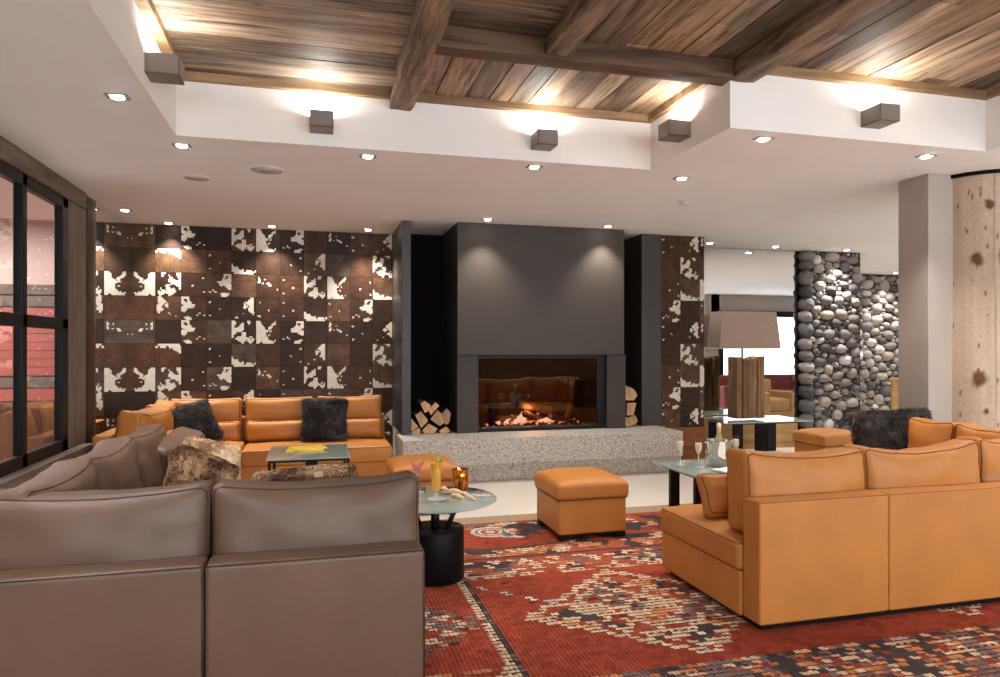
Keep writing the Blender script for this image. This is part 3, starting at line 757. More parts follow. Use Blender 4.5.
for (x, y, r, lb) in ((-.379, 5.964, .14, 'larger round ceiling speaker left of centre'), (-.975, 6.40, .11, 'smaller round ceiling speaker farther left')):
    s_ = thing('ceiling_speaker', lb, 'speaker', (x, y, ZC), 0, 'round ceiling speakers')
    link_mesh('rim', lathe([(r - .01, -.004), (r, -.003), (r, 0), (r - .01, 0)], 40, False), M['plaster'], s_, local=True)
    link_mesh('grille', lathe([(r - .011, -.002), (r - .011, -.0005)], 40), M['grille'], s_, local=True)
v_ = thing('ceiling_vent', 'small round smoke detector on the ceiling right of the hood', 'detector', (3.563, 6.208, ZC))
link_mesh('body', lathe([(.03, -.03), (.045, -.025), (.055, -.012), (.06, 0)], 24), M['grille'], v_, local=True)
v_.name = 'smoke_detector'

# ------------------------------------------------------------------ soft furnishings
def cushion(w, h, t_, r=.055, puff=.42, sag=.02, pin=.02, seed=0, wrk=.008, sub=(18, 2, 11)):
    """upright cushion, x width, y thickness, z 0..h ; returns mesh and the two piping loops"""
    hx, hy, hz = w / 2, t_ / 2, h / 2
    def df(x, y, z):
        a, b = x / hx, z / hz
        k = (1 - min(1, a * a)) * (1 - min(1, b * b))
        y2 = y * (.78 + puff * k ** .6)
        x2 = x - pin * (1 - b * b) * a * abs(a) ** 2
        z2 = z - sag * (1 - a * a) * max(0, b) + .35 * sag * (abs(a) ** 6) * max(0, b)
        n = noise.noise(Vector((x * 7 + seed * 3.1, y * 3, z * 7))) + .5 * noise.noise(Vector((x * 3 + seed, z * 19, y * 5)))
        e = max(abs(a), abs(b)); y2 += wrk * n * (1 + e) * (1 if y > 0 else -1); z2 += wrk * .8 * n * max(0, b)
        return (x2, y2, z2 + hz)
    m = rbox(hx, hy, hz, r, 3, sub, df)
    pip = []
    q = r * .2929 * .86
    for sgn in (-1, 1):
        c7 = r * .7071; yq = sgn * (hy - r + c7) * 1.0; ix, iz = hx - r, hz - r; path = []
        def arc(cx, cz, a0):
            for i in range(7): a = math.radians(a0 + 90 * i / 6); path.append((cx + c7 * math.cos(a), cz + c7 * math.sin(a)))
        def line(xa, za, xb, zb):
            for i in range(1, 14): path.append((xa + (xb - xa) * i / 14, za + (zb - za) * i / 14))
        arc(-ix, -iz, 180); line(-ix, -iz - c7, ix, -iz - c7); arc(ix, -iz, 270); line(ix + c7, -iz, ix + c7, iz); arc(ix, iz, 0); line(ix, iz + c7, -ix, iz + c7); arc(-ix, iz, 90); line(-ix - c7, iz, -ix - c7, -iz)
        pip.append([df(x, yq, z) for x, z in path])
    return m, pip
def put_cushion(parent, name, mat, pmat, M4, w, h, t_, pipes=(0, 1), pr=.0035, **kw):
    m, pip = cushion(w, h, t_, **kw); m.xf(M4)
    o = link_mesh(name, m, mat, parent)
    pm_ = MB()
    for i in pipes: pm_.join(tube([M4 @ Vector(p) for p in pip[i]], pr, 5, True))
    link_mesh('piping', pm_, pmat, o); return o

def seatfn(hx, hy, hz, puff, seed):
    def fn(x, y, z):
        k = (1 - min(1, (x / hx) ** 4)) * (1 - min(1, (y / hy) ** 4))
        if z > 0: z += puff * k + .004 * noise.noise(Vector((x * 5 + seed, y * 5, 0)))
        return (x, y, z)
    return fn
def seat_cushion(parent, mat, pmat, x0, x1, y0, y1, z0, z1, seed=0, puff=.025, name='seat_cushion'):
    hx, hy, hz = (x1 - x0) / 2, (y1 - y0) / 2, (z1 - z0) / 2; c = ((x0 + x1) / 2, (y0 + y1) / 2, (z0 + z1) / 2)
    fn = seatfn(hx, hy, hz, puff, seed)
    m = rbox(hx, hy, hz, .03, 3, (8, 8, 1), fn).xf(TR(*c)); o = link_mesh(name, m, mat, parent)
    q = .008; pts = []
    ex, ey = hx - q, hy - q
    for (ax, ay, bx, by) in ((-ex + .02, -ey, ex - .02, -ey), (ex, -ey + .02, ex, ey - .02), (ex - .02, ey, -ex + .02, ey), (-ex, ey - .02, -ex, -ey + .02)):
        for i in range(8): pts.append((c[0] + ax + (bx - ax) * i / 7, c[1] + ay + (by - ay) * i / 7, c[2] + hz - .008))
    link_mesh('piping', tube(pts, .0032, 5, True), pmat, o); return o

def panel_seams(parent, pmat, lines, r=.0028):
    m = MB()
    for ln in lines: m.join(tube(ln, r, 5))
    link_mesh('seam', m, pmat, parent)

# ---- brown sectional in the foreground
b = thing('sectional_sofa', 'taupe leather corner sofa in the left foreground with its back to the viewer', 'sofa', (-.48, 3.3, 0))
brown_root = b
TP, TPP = M['taupe'], M['piping_t']
YB = 2.78
for i, (x0, x1) in enumerate(((-1.385, -.4015), (-.3985, .43))):
    o = link_mesh('back_frame', box(x0, x1, YB, YB + .15, .03, .672, .022, n=3), TP, b)
    panel_seams(o, TPP, [[(x0 + .006, YB + .004, .666), (x1 - .006, YB + .004, .666)], [(x1 - .004, YB + .004, .66), (x1 - .004, YB + .004, .04)]], .0025)
o = link_mesh('back_frame', box(-1.385, -1.235, YB + .152, 5.56, .03, .69, .022, n=3), TP, b)
link_mesh('seat_base', box(-1.233, .40, YB + .152, 3.80, .04, .28, .015, n=2).join(box(-1.233, -.40, 3.80, 5.56, .04, .28, .015, n=2)), TP, b)
seat_cushion(b, TP, TPP, -.40, .41, YB + .155, 3.82, .28, .44, 1)
seat_cushion(b, TP, TPP, -1.23, -.40, YB + .155, 3.82, .28, .44, 2)
seat_cushion(b, TP, TPP, -1.23, -.38, 3.82, 4.69, .28, .44, 3)
seat_cushion(b, TP, TPP, -1.23, -.38, 4.69, 5.56, .28, .44, 4)
for (x, y) in ((-1.32, 2.85), (.34, 2.85), (.34, 3.74), (-.46, 5.48), (-1.32, 5.48)): link_mesh('foot', box(x - .04, x + .04, y - .04, y + .04, 0, .042, .004), M['black'], b)
put_cushion(b, 'back_cushion', TP, TPP, TR(.018, 3.075, .45) @ RX(-4), .86, .48, .26, seed=1, sag=.025, pin=.008)
put_cushion(b, 'back_cushion', TP, TPP, TR(-.828, 3.075, .445) @ RX(-4), .85, .485, .26, seed=5, sag=.025, pin=.008)
for k, (yy, rz, tl, dx) in enumerate(((3.42, 90, -5, 0), (4.22, 90, -8, .01), (5.06, 86, -10, .02))):
    put_cushion(b, 'back_cushion', TP, TPP, TR(-1.105 + dx, yy, .45) @ RZ(rz) @ RX(-tl * -1), .83, .49, .25, seed=9 + k, sag=.03, wrk=.009)
put_cushion(b, 'lumbar_cushion', TP, TPP, TR(-1.02, 5.34, .46) @ RZ(72) @ RX(14) @ RY(-8), .52, .42, .24, seed=17, sag=.02, wrk=.012, puff=.5)

b.location.z = .0135
# ---- orange sectional on the right
r_ = thing('sectional_sofa', 'orange leather corner sofa on the rug at the right with its back to the viewer', 'sofa', (3.4, 3.7, .012))
r_.location.z = .0135
OR, ORP = M['orange'], M['piping_o']
Y0 = 3.135
for (x0, x1) in ((2.232, 3.05), (3.052, 3.868), (3.876, 4.86)):
    o = link_mesh('back_frame', box(x0, x1, Y0, Y0 + .15, .045, .69, .014, n=3), OR, r_)
    panel_seams(o, ORP, [[(x0 + .006, Y0 + .002, .685), (x1 - .006, Y0 + .002, .685)]], .002)
link_mesh('back_frame', box(4.71, 4.86, Y0 + .152, 4.47, .045, .69, .014, n=3), OR, r_)
link_mesh('seat_base', box(2.215, 4.708, Y0 + .152, 4.16, .045, .285, .012, n=2).join(box(3.75, 4.708, 4.16, 5.05, .045, .285, .012, n=2)), OR, r_)
link_mesh('plinth', box(2.26, 4.82, Y0 + .03, 4.12, .012, .046, .003).join(box(3.8, 4.82, 4.12, 5.0, .012, .046, .003)), M['black'], r_)
seat_cushion(r_, OR, ORP, 2.205, 3.05, Y0 + .154, 4.175, .285, .44, 1, .03)
seat_cushion(r_, OR, ORP, 3.052, 3.87, Y0 + .154, 4.175, .285, .44, 2, .03)
seat_cushion(r_, OR, ORP, 3.872, 4.706, Y0 + .154, 4.175, .285, .44, 3, .03)
seat_cushion(r_, OR, ORP, 3.74, 4.706, 4.18, 5.05, .285, .44, 4, .03)
put_cushion(r_, 'back_cushion', OR, ORP, TR(2.68, 3.42, .45) @ RX(-3) @ RZ(1.5) @ RY(1.5), .82, .465, .26, pin=.01, seed=21, sag=.035, wrk=.011)
put_cushion(r_, 'back_cushion', OR, ORP, TR(3.51, 3.42, .45) @ RX(-3) @ RZ(-1.5) @ RY(-1), .84, .47, .26, pin=.01, seed=22, sag=.045, wrk=.012)
put_cushion(r_, 'back_cushion', OR, ORP, TR(4.27, 3.44, .45) @ RX(-3), .68, .49, .25, seed=23, sag=.035, wrk=.011)
put_cushion(r_, 'back_cushion', OR, ORP, TR(4.57, 3.80, .45) @ RZ(-90) @ RX(-5), .50, .50, .25, seed=24, sag=.03, wrk=.01)
put_cushion(r_, 'back_cushion', OR, ORP, TR(4.575, 4.255, .46) @ RZ(-90) @ RX(-5), .44, .49, .25, seed=25, sag=.02)

# ---- orange sectional against the far wall
f_ = thing('sectional_sofa', 'orange leather corner sofa along the cowhide wall', 'sofa', (-.6, 8.0, 0))
link_mesh('back_frame', box(-1.93, .81, 8.42, 8.57, .04, .70, .014, n=3), OR, f_)
link_mesh('back_frame', box(-1.93, -1.78, 6.95, 8.418, .04, .70, .014, n=3), OR, f_)
link_mesh('seat_base', box(-1.778, .80, 7.57, 8.418, .045, .265, .012, n=2).join(box(-1.778, -.76, 6.95, 7.57, .045, .265, .012, n=2)), OR, f_)
link_mesh('plinth', box(-1.88, .76, 7.62, 8.52, .0, .046, .003).join(box(-1.88, -.82, 7.0, 7.62, .0, .046, .003)), M['black'], f_)
seat_cushion(f_, OR, ORP, -.74, .81, 7.55, 8.415, .265, .43, 6, .02)
seat_cushion(f_, OR, ORP, -1.775, -.745, 7.57, 8.415, .265, .45, 7, .03)
seat_cushion(f_, OR, ORP, -1.775, -.745, 6.95, 7.565, .265, .45, 8, .03)
for k, x in enumerate((-1.17, -.39, .39)):
    put_cushion(f_, 'back_cushion', OR, ORP, TR(x, 8.31, .64) @ RX(-6), .775, .29, .22, seed=31 + k, sag=.012, r=.06)
    put_cushion(f_, 'lumbar_cushion', OR, ORP, TR(x + .005, 8.235, .435) @ RX(-8), .765, .245, .26, seed=41 + k, sag=.005, r=.07, wrk=.009)
put_cushion(f_, 'back_cushion', OR, ORP, TR(-1.60, 7.30, .46) @ RZ(80) @ RX(8), .80, .46, .26, seed=51, sag=.03, wrk=.014, puff=.5)
put_cushion(f_, 'back_cushion', OR, ORP, TR(-1.62, 7.98, .46) @ RZ(92) @ RX(8), .66, .46, .24, seed=52, sag=.03, wrk=.012)
put_cushion(f_, 'lumbar_cushion', OR, ORP, TR(-1.40, 7.22, .455) @ RZ(78) @ RX(20), .52, .24, .2, seed=53, sag=.01, wrk=.01, puff=.5)

# loose orange scatter cushion leaning on the right sofa
m, pip = cushion(.46, .29, .13, seed=61, puff=.5, wrk=.006)
o = tag(link_mesh('scatter_cushion', m, OR, loc=(2.50, 3.71, .465), rot=(math.radians(-30), 0, math.radians(-6))), 'small orange leather cushion leaning on the open end of the right sofa', 'cushion')
link_mesh('piping', MB().join(tube(pip[0], .0035, 5, True)).join(tube(pip[1], .0035, 5, True)), ORP, o, local=True)

# ---- fur pillows
def fur_pillow(size_w, size_h, thick, pal, n, seed, L=(.018, .034), dens_col=None):
    rnd = random.Random(seed); m, _ = cushion(size_w, size_h, thick, r=.05, puff=.55, sag=.0, pin=.03, seed=seed, wrk=.01, sub=(10, 2, 10))
    def colat(p, k):
        t1 = .5 + .5 * noise.noise(Vector((p[0] * 7 + seed, p[1] * 7, p[2] * 9))) + rnd.uniform(-.25, .25) + k
        t1 = max(0, min(.999, t1)); x = t1 * (len(pal) - 1); i = int(x); f = x - i
        a, b_ = lin(*pal[i]), lin(*pal[i + 1]); return tuple(a[j] * (1 - f) + b_[j] * f for j in range(3)) + (1,)
    m.c = [colat(m.v[q[0]], -.15) for q in m.f]
    vv = [Vector(p) for p in m.v]; polys = list(m.f); ar = []; tot = 0
    for q in polys:
        a = ((vv[q[2]] - vv[q[0]]).cross(vv[q[3]] - vv[q[1]])).length / 2; tot += a; ar.append(tot)
    import bisect
    V = []; Fh = []; Ch = []
    for k in range(n):
        q = polys[min(len(polys) - 1, bisect.bisect(ar, rnd.uniform(0, tot)))]
        u, w = rnd.random(), rnd.random()
        p = vv[q[0]].lerp(vv[q[1]], u).lerp(vv[q[3]].lerp(vv[q[2]], u), w)
        nr = (vv[q[2]] - vv[q[0]]).cross(vv[q[3]] - vv[q[1]]); nr = nr.normalized() if nr.length > 1e-9 else Vector((0, 0, 1))
        cl_ = noise.noise(Vector((p.x * 14, p.y * 14, p.z * 14 + seed)))
        d = (nr * .8 + Vector((cl_ * .8 + rnd.uniform(-.5, .5), rnd.uniform(-.5, .5), -.45 + rnd.uniform(-.4, .4)))).normalized()
        side = d.cross(Vector((rnd.uniform(-1, 1), rnd.uniform(-1, 1), rnd.uniform(-1, 1)))).normalized() * rnd.uniform(.0016, .003)
        l_ = rnd.uniform(*L); o = len(V)
        V += [p - side, p + side, p + d * l_ + Vector((0, 0, -.15 * l_))]; Fh.append((o, o + 1, o + 2)); Ch.append(colat(p, rnd.uniform(-.1, .2)))
    h_ = MB(); h_.v = [tuple(x) for x in V]; h_.f = Fh; h_.s = [False] * len(Fh); h_.c = Ch; h_.mi = [0] * len(Fh)
    return m.join(h_)
DK = [(20, 17, 18), (38, 33, 32), (60, 54, 52), (92, 84, 80), (140, 130, 124)]
BR = [(46, 30, 22), (92, 62, 42), (150, 112, 80), (196, 164, 128), (232, 214, 188)]
BR2 = [(140, 104, 74), (190, 156, 120), (222, 198, 164), (236, 220, 192), (240, 228, 206)]
def place_fur(name, mesh, loc, mat4, label, grp):
    o = link_mesh(name, mesh, M['fur']); o.matrix_world = TR(*loc) @ mat4; return tag(o, label, 'cushion', grp)
GF = 'fur scatter cushions on the sofas'
place_fur('fur_cushion', fur_pillow(.46, .46, .15, DK, 5000, 1), (-1.14, 7.86, .475), RZ(20) @ RX(-24) @ RY(-16), 'black fur cushion tilted in the corner of the far orange sofa', GF)
place_fur('fur_cushion', fur_pillow(.52, .47, .15, DK, 5000, 2), (.10, 7.98, .46), RZ(-2) @ RX(-16) @ RY(1), 'black fur cushion upright in the middle of the far orange sofa', GF)
place_fur('fur_cushion', fur_pillow(.60, .50, .22, DK, 8000, 3, (.022, .045)), (4.60, 4.66, .475), RZ(-34) @ RX(-8) @ RY(-5), 'shaggy dark fur cushion at the far end of the right orange sofa by the column', GF)
place_fur('fur_cushion', fur_pillow(.44, .42, .18, BR, 16000, 4, (.007, .015)), (-.72, 4.50, .46), RZ(40) @ RX(-24) @ RY(28), 'brown and cream fur cushion tilted on the left arm of the taupe sofa', GF)
place_fur('fur_cushion', fur_pillow(.44, .42, .12, BR2, 12000, 5, (.008, .018)), (-.66, 5.0, .475), RZ(50) @ RX(-24) @ RY(20), 'cream-edged brown fur cushion behind the tilted one on the taupe sofa', GF)
place_fur('fur_cushion', fur_pillow(.50, .48, .16, BR, 16000, 6, (.007, .015)), (-.02, 3.37, .45), RZ(3) @ RX(-10) @ RY(-3), 'brown fur cushion peeking over the right back cushion of the taupe sofa', GF)

# ---- ottomans
def ottoman():
    o = thing('ottoman', '', 'ottoman', (0, 0, 0), 0, 'square orange leather ottomans')
    link_mesh('body', rbox(.281, .281, .135, .02, 3).xf(TR(0, 0, .175)), OR, o, local=True)
    hx = .30
    m = rbox(hx, hx, .062, .03, 3, (8, 8, 1), seatfn(hx, hx, .062, .05, 3)).xf(TR(0, 0, .372))
    l_ = link_mesh('lid', m, OR, o, local=True)
    pts = []
    for (ax, ay, bx, by) in ((-1, -1, 1, -1), (1, -1, 1, 1), (1, 1, -1, 1), (-1, 1, -1, -1)):
        for i in range(8): pts.append(((ax + (bx - ax) * i / 7) * .285, (ay + (by - ay) * i / 7) * .285, .310))
    link_mesh('seam', tube(pts, .004, 5, True), ORP, o, local=True)
    for (sx, sy) in ((-1, -1), (1, -1), (1, 1), (-1, 1)): link_mesh('foot', box(sx * .24 - .035, sx * .24 + .035, sy * .24 - .035, sy * .24 + .035, 0, .042, .003), M['black'], o, local=True)
    return o
ot = ottoman(); ot.location = (2.083, 5.29, .0135); ot['label'] = 'square orange leather ottoman standing on the back edge of the rug'
dup(ot, (.95, 6.40, 0), 0, 'square orange leather ottoman partly hidden behind the round glass table')
dup(ot, (6.16, 7.28, 0), 0, 'square orange leather ottoman in front of the river stone wall')

# ------------------------------------------------------------------ rug
def rug():
    x0, x1, y0, y1 = -1.6, 5.0, 1.4, 5.93; cs = .011
    nx, ny = int((x1 - x0) / cs), int((y1 - y0) / cs)
    X = x0 + (np.arange(nx) + .5) * cs; Y = y0 + (np.arange(ny) + .5) * cs
    gx, gy = np.meshgrid(X, Y)
    sx, sy = .048, .040
    jy = np.floor(gy / sy); ix = np.floor(gx / sx + .5 * (jy % 2))
    cx = (ix - .5 * (jy % 2) + .5) * sx; cy = (jy + .5) * sy
    def hsh(a, b, s): 
        v = np.sin(a * 127.1 + b * 311.7 + s * 74.7) * 43758.5453; return v - np.floor(v)
    h1 = hsh(ix, jy, 1); h2 = hsh(ix, jy, 2); h3 = hsh(ix, jy, 3)
    def vn(x, y, s):      # smooth value noise
        i = np.floor(x); j = np.floor(y); fx = x - i; fy = y - j; fx = fx * fx * (3 - 2 * fx); fy = fy * fy * (3 - 2 * fy)
        return (hsh(i, j, s) * (1 - fx) + hsh(i + 1, j, s) * fx) * (1 - fy) + (hsh(i, j + 1, s) * (1 - fx) + hsh(i + 1, j + 1, s) * fx) * fy
    P = {k: np.array(lin(*v)[:3]) for k, v in dict(red=(160, 72, 52), dred=(118, 50, 40), cream=(226, 202, 170), orange=(206, 142, 96), grey=(124, 114, 112), navy=(78, 70, 70), rust=(172, 90, 66), tan=(178, 152, 126), white=(206, 198, 190)).items()}
    C = np.zeros((ny, nx, 3)); C[:] = P['red']
    dash = np.abs(gy - cy + .12 * (gx - cx)) < sy * .34
    fill = np.where((hsh(np.floor(ix / 2), np.floor(jy / 3), 8) < .5)[..., None], P['red'], P['dred'])
    def put(mask, k):
        if k in ('cream', 'orange', 'grey', 'white'):
            C[mask & ~dash] = (fill * .85)[mask & ~dash]; C[mask & dash] = P[k]
        else: C[mask] = P[k]
    # worn red variation
    w = vn(gx * 2.2, gy * 2.2, 5); C *= (.82 + .36 * w)[..., None]
    put((h1 < .012), 'dred')
    # stripe running front to back
    st = (np.abs(gx - .925) < .019) & (cy < 4.42); put(st & (h1 < .85), 'navy'); put(st & (h1 >= .6), 'grey')
    st2 = (np.abs(gx - .882) < .022) & (cy < 4.42); put(st2, 'cream'); 
    # big diamond
    def diamond(ccx, ccy, hw, hh): return np.abs(cx - ccx) / hw + np.abs(cy - ccy) / hh
    def lattice(mask, ccx, ccy, q, pal, seed):
        a = (cx - ccx) / q + (cy - ccy) / (q * .88); b = (cx - ccx) / q - (cy - ccy) / (q * .88)
        ia, ib = np.floor(a), np.floor(b); fa, fb_ = a - ia, b - ib; hh = hsh(ia, ib, seed)
        n = len(pal)
        for k, name in enumerate(pal): put(mask & (hh >= k / n) & (hh < (k + 1) / n) & (h2 < .88), name)
        edge = mask & ((fa < .24) | (fb_ < .24)); put(edge & (h2 < .92), 'cream')
        put(mask & (fa > .42) & (fa < .68) & (fb_ > .42) & (fb_ < .68) & (h3 < .6), 'dred')
    for (ccx, ccy, hw, hh, pal, sd) in ((1.87, 3.64, .77, .67, ('grey', 'navy', 'orange', 'cream', 'grey', 'rust'), 11), (.33, 3.66, .60, .52, ('grey', 'red', 'red', 'grey'), 15), (3.55, 3.7, .77, .67, ('grey', 'navy', 'orange', 'cream', 'grey', 'rust'), 18)):
        d = diamond(ccx, ccy, hw, hh)
        lattice(d < .9, ccx, ccy, .21, pal, sd)
        bd = (d > .90) & (d < 1.0); put(bd & (h1 < .94), 'cream' if sd != 15 else 'grey'); put(bd & (h1 > .94), 'orange')
        bd2 = (d > .82) & (d < .90); put(bd2 & (h1 < .6), 'red')
    # thin pale line leading into the big diamond
    ln = (np.abs((cy - 4.13) + (cx - 1.02) * .95) < .016) & (cx > .98) & (cx < 1.36); put(ln, 'white')
    # floral band
    fb2 = (cy > 4.40) & (cy < 4.70); n1 = vn(cx * 7, cy * 8, 21); n2 = vn(cx * 11, cy * 11, 22); n3 = vn(cx * 5 + 9, cy * 6, 23)
    put(fb2, 'rust'); put(fb2 & (n1 > .58), 'navy'); put(fb2 & (n2 > .66), 'orange'); put(fb2 & (n2 < .26), 'cream'); put(fb2 & (n3 > .7) & (h1 < .6), 'grey'); put(fb2 & (h3 > .88), 'cream')
    eb = (cy > 4.37 - .06 * vn(cx * 4, cy * 0, 24)) & (cy < 4.42); put(eb & (h1 < .55), 'cream'); put(eb & (h1 > .75), 'orange')
    put((np.abs(cy - 4.735 - .01 * np.sin(cx * 5)) < .02), 'navy')
    mb_ = (cy > 4.76) & (cy < 4.96); put(mb_, 'rust'); put(mb_ & (vn(cx * 9, cy * 9, 31) > .6), 'cream'); put(mb_ & (vn(cx * 9, cy * 9, 32) > .62), 'navy'); put(mb_ & (vn(cx * 14, cy * 10, 33) > .68), 'orange')
    # curved line and paisley field
    yc = 4.94 + .42 * (cx - 1.38) ** 2
    fld = (cy > 4.94) & (cy < 5.68)
    put(fld & (cy < yc) & (vn(cx * 8, cy * 9, 41) > .5), 'cream'); put(fld & (cy < yc) & (vn(cx * 8, cy * 9, 42) > .55), 'navy'); put(fld & (cy < yc) & (vn(cx * 10, cy * 9, 43) > .6), 'rust')
    put((np.abs(gy - 4.94 - .42 * (gx - 1.38) ** 2) < .022) & (gy < 5.6), 'navy')
    rich = fld & (cy > yc + .02) & ((cx > 2.3) | (cx < .55) | (cy > 5.52)); put(rich & (vn(cx * 8, cy * 8, 51) > .52), 'navy'); put(rich & (vn(cx * 10, cy * 10, 52) > .62), 'cream'); put(rich & (vn(cx * 9, cy * 9, 53) > .64), 'orange'); put(rich & (vn(cx * 6, cy * 6, 54) > .7), 'grey')
    def paisley(px_, py_, s, m):
        u = (gx - px_) / s; v_ = (gy - py_) / s
        r1 = np.hypot(u, v_); tail = np.hypot(u - .75 * m, v_ + .78) ; t2 = np.hypot(u - 1.25 * m, v_ + 1.15)
        out = (r1 < 1) | (tail < .5) | (t2 < .3); mid = (r1 < .78) | (tail < .3); inn = (r1 < .5)
        for mk, nm in ((out, 'white'), (mid, 'grey'), (r1 < .64, 'cream'), (inn, 'rust'), (r1 < .26, 'white')): C[mk] = P[nm]
    paisley(1.36, 5.42, .155, 1)
    n5 = vn(gx * 9, gy * 9, 61); put((np.hypot(gx - 1.66, gy - 5.42) < .2) & (n5 > .45), 'navy'); put((np.hypot(gx - 1.62, gy - 5.44) < .2) & (n5 < .25), 'cream')
    # dense mixed front band
    ft = cy < 2.93 - .02 * vn(cx * 6, cy * 0, 71); n7 = vn(cx * 7, cy * 3.2, 72)
    ft &= cx > 1.15
    put(ft & (h1 < .16), 'navy'); put(ft & (h1 > .16) & (h1 < .5), 'cream'); put(ft & (h1 > .5) & (h1 < .7), 'orange'); put(ft & (h1 > .7) & (h1 < .9), 'grey')
    put(ft & (n7 > .66) & (h2 < .75), 'grey'); put(ft & (n7 < .3) & (h2 < .7), 'navy'); put(ft & (n7 > .5) & (n7 < .6) & (h2 < .6), 'orange')
    put((cy < 2.42) & (cx > 1.5) & (h1 < .92), 'rust')
    # left front motif
    lf = (cx < .9) & (cy < 3.12); put(lf & (vn(cx * 8, cy * 8, 81) > .62) & (h1 < .8), 'orange'); put(lf & (vn(cx * 8, cy * 8, 82) > .7), 'cream')
    # weave shading of the yarn itself: per-stitch tone, fine ribs
    C *= (.80 + .40 * h3)[..., None]
    rib = np.where(np.mod(np.floor(gx / cs), 2) == 0, 1.16, .80); C *= rib[..., None]
    gap = np.abs(gx - cx) > sx * .44; C[gap] *= .82
    # plain tan end border
    eb_ = gy > 5.70; C[eb_] = P['tan'] * .92; C[eb_] *= (.92 + .16 * hsh(np.floor(gx / cs), np.floor(gy / cs), 9))[eb_][:, None]
    # geometry
    vx = x0 + np.arange(nx + 1) * cs; vy = y0 + np.arange(ny + 1) * cs
    VX, VY = np.meshgrid(vx, vy); VZ = .0115 + .0014 * np.sin(VX / .022 * PI) * np.sin(VY / .033 * PI)
    V = np.stack([VX, VY, VZ], -1).reshape(-1, 3)
    a = (np.arange(ny)[:, None] * (nx + 1) + np.arange(nx)[None]).ravel()
    Fq = np.stack([a, a + 1, a + nx + 2, a + nx + 1], 1)
    # skirt down to the floor
    me = bpy.data.meshes.new('rug')
    nv = len(V); per = list(range(0, nx + 1)) + [r * (nx + 1) + nx for r in range(1, ny + 1)] + [ny * (nx + 1) + c for c in range(nx - 1, -1, -1)] + [r * (nx + 1) for r in range(ny - 1, 0, -1)]
    low = V[per].copy(); low[:, 2] = .0005; V2 = np.concatenate([V, low]); n = len(per)
    sk = np.array([[per[i], nv + i, nv + (i + 1) % n, per[(i + 1) % n]] for i in range(n)])
    Fa = np.concatenate([Fq, sk])
    me.vertices.add(len(V2)); me.vertices.foreach_set('co', V2.astype(np.float32).ravel())
    me.loops.add(len(Fa) * 4); me.loops.foreach_set('vertex_index', Fa.astype(np.int32).ravel())
    me.polygons.add(len(Fa)); me.polygons.foreach_set('loop_start', np.arange(len(Fa), dtype=np.int32) * 4)
    me.update(); me.validate()
    col = np.concatenate([np.clip(C.reshape(-1, 3), 0, 1), np.tile(P['tan'] * .8, (n, 1))]); col = np.concatenate([col, np.ones((len(col), 1))], 1)
    ca = me.color_attributes.new('Col', 'FLOAT_COLOR', 'CORNER'); ca.data.foreach_set('color', np.repeat(col, 4, axis=0).astype(np.float32).ravel())
    me.materials.append(M['rug']); ob = bpy.data.objects.new('rug', me); COL.objects.link(ob)
    return tag(ob, 'large red patterned woven rug with diamonds and tan edge', 'rug')
rug()

# ------------------------------------------------------------------ tables
rt = thing('round_table', 'round glass table on a black drum beside the taupe sofa', 'table', (.75, 4.44, .013))
link_mesh('drum', lathe([(.183, .0), (.186, .004), (.186, .318), (.183, .324)], 64).xf(TR(.75, 4.44, .013)), M['drum'], rt)
link_mesh('post', lathe([(.028, 0), (.028, .165)], 20).xf(TR(.74, 4.38, .337)), M['black'], rt)
link_mesh('strut', tube([(.82, 4.40, .338), (.92, 4.46, .512)], .016, 10), M['black'], rt)
link_mesh('strut', tube([(.66, 4.50, .338), (.60, 4.56, .512)], .016, 10), M['black'], rt)
link_mesh('hub', lathe([(.05, 0), (.05, .008)], 32).xf(TR(.74, 4.38, .5055)), M['black'], rt)
link_mesh('glass_top', lathe([(.393, 0), (.398, .003), (.398, .009), (.393, .012)], 80).xf(TR(.75, 4.44, .5145)), M['tglass'], rt)
ZT = .527

def square_table(label, x0, x1, y0, y1, zt, legs, name='glass_table', zf=.001):
    t_ = thing(name, label, 'table', ((x0 + x1) / 2, (y0 + y1) / 2, 0))
    link_mesh('glass_top', box(x0, x1, y0, y1, zt - .014, zt, .003), M['tglass'], t_)
    for (a, b_, c, d) in legs: link_mesh('leg', box(a, b_, c, d, zf, zt - .035, .003), M['black'], t_)
    xs = [q for l_ in legs for q in l_[:2]]; ys = [q for l_ in legs for q in l_[2:]]
    f2 = MB().join(box(min(xs), max(xs), min(ys), min(ys) + .04, zt - .034, zt - .0145, .002)).join(box(min(xs), max(xs), max(ys) - .04, max(ys), zt - .034, zt - .0145, .002))
    f2.join(box(min(xs), min(xs) + .04, min(ys) + .041, max(ys) - .041, zt - .034, zt - .0145, .002)).join(box(max(xs) - .04, max(xs), min(ys) + .041, max(ys) - .041, zt - .034, zt - .0145, .002))
    link_mesh('top_frame', f2, M['black'], t_)
    return t_
square_table('low glass table on black legs before the far orange sofa', -.40, .30, 6.12, 6.95, .555,
             [(-.385, -.36, 6.14, 6.18), (.265, .29, 6.14, 6.18), (-.085, .025, 6.60, 6.64), (-.385, -.36, 6.89, 6.93), (.265, .29, 6.89, 6.93)])
square_table('low glass table holding the champagne bucket behind the right sofa', 2.76, 3.56, 4.55, 5.36, .53,
             [(2.80, 2.88, 4.72, 4.76), (2.80, 2.88, 5.10, 5.14), (3.42, 3.50, 4.72, 4.76), (3.42, 3.50, 5.10, 5.14)], zf=.0135)
square_table('glass lamp table with broad black legs under the right mirror', 5.20, 6.55, 8.02, 8.80, .50,
             [(5.36, 5.50, 8.08, 8.12), (5.70, 5.86, 8.08, 8.12), (5.36, 5.50, 8.66, 8.70), (6.3, 6.44, 8.66, 8.70)], name='lamp_table')

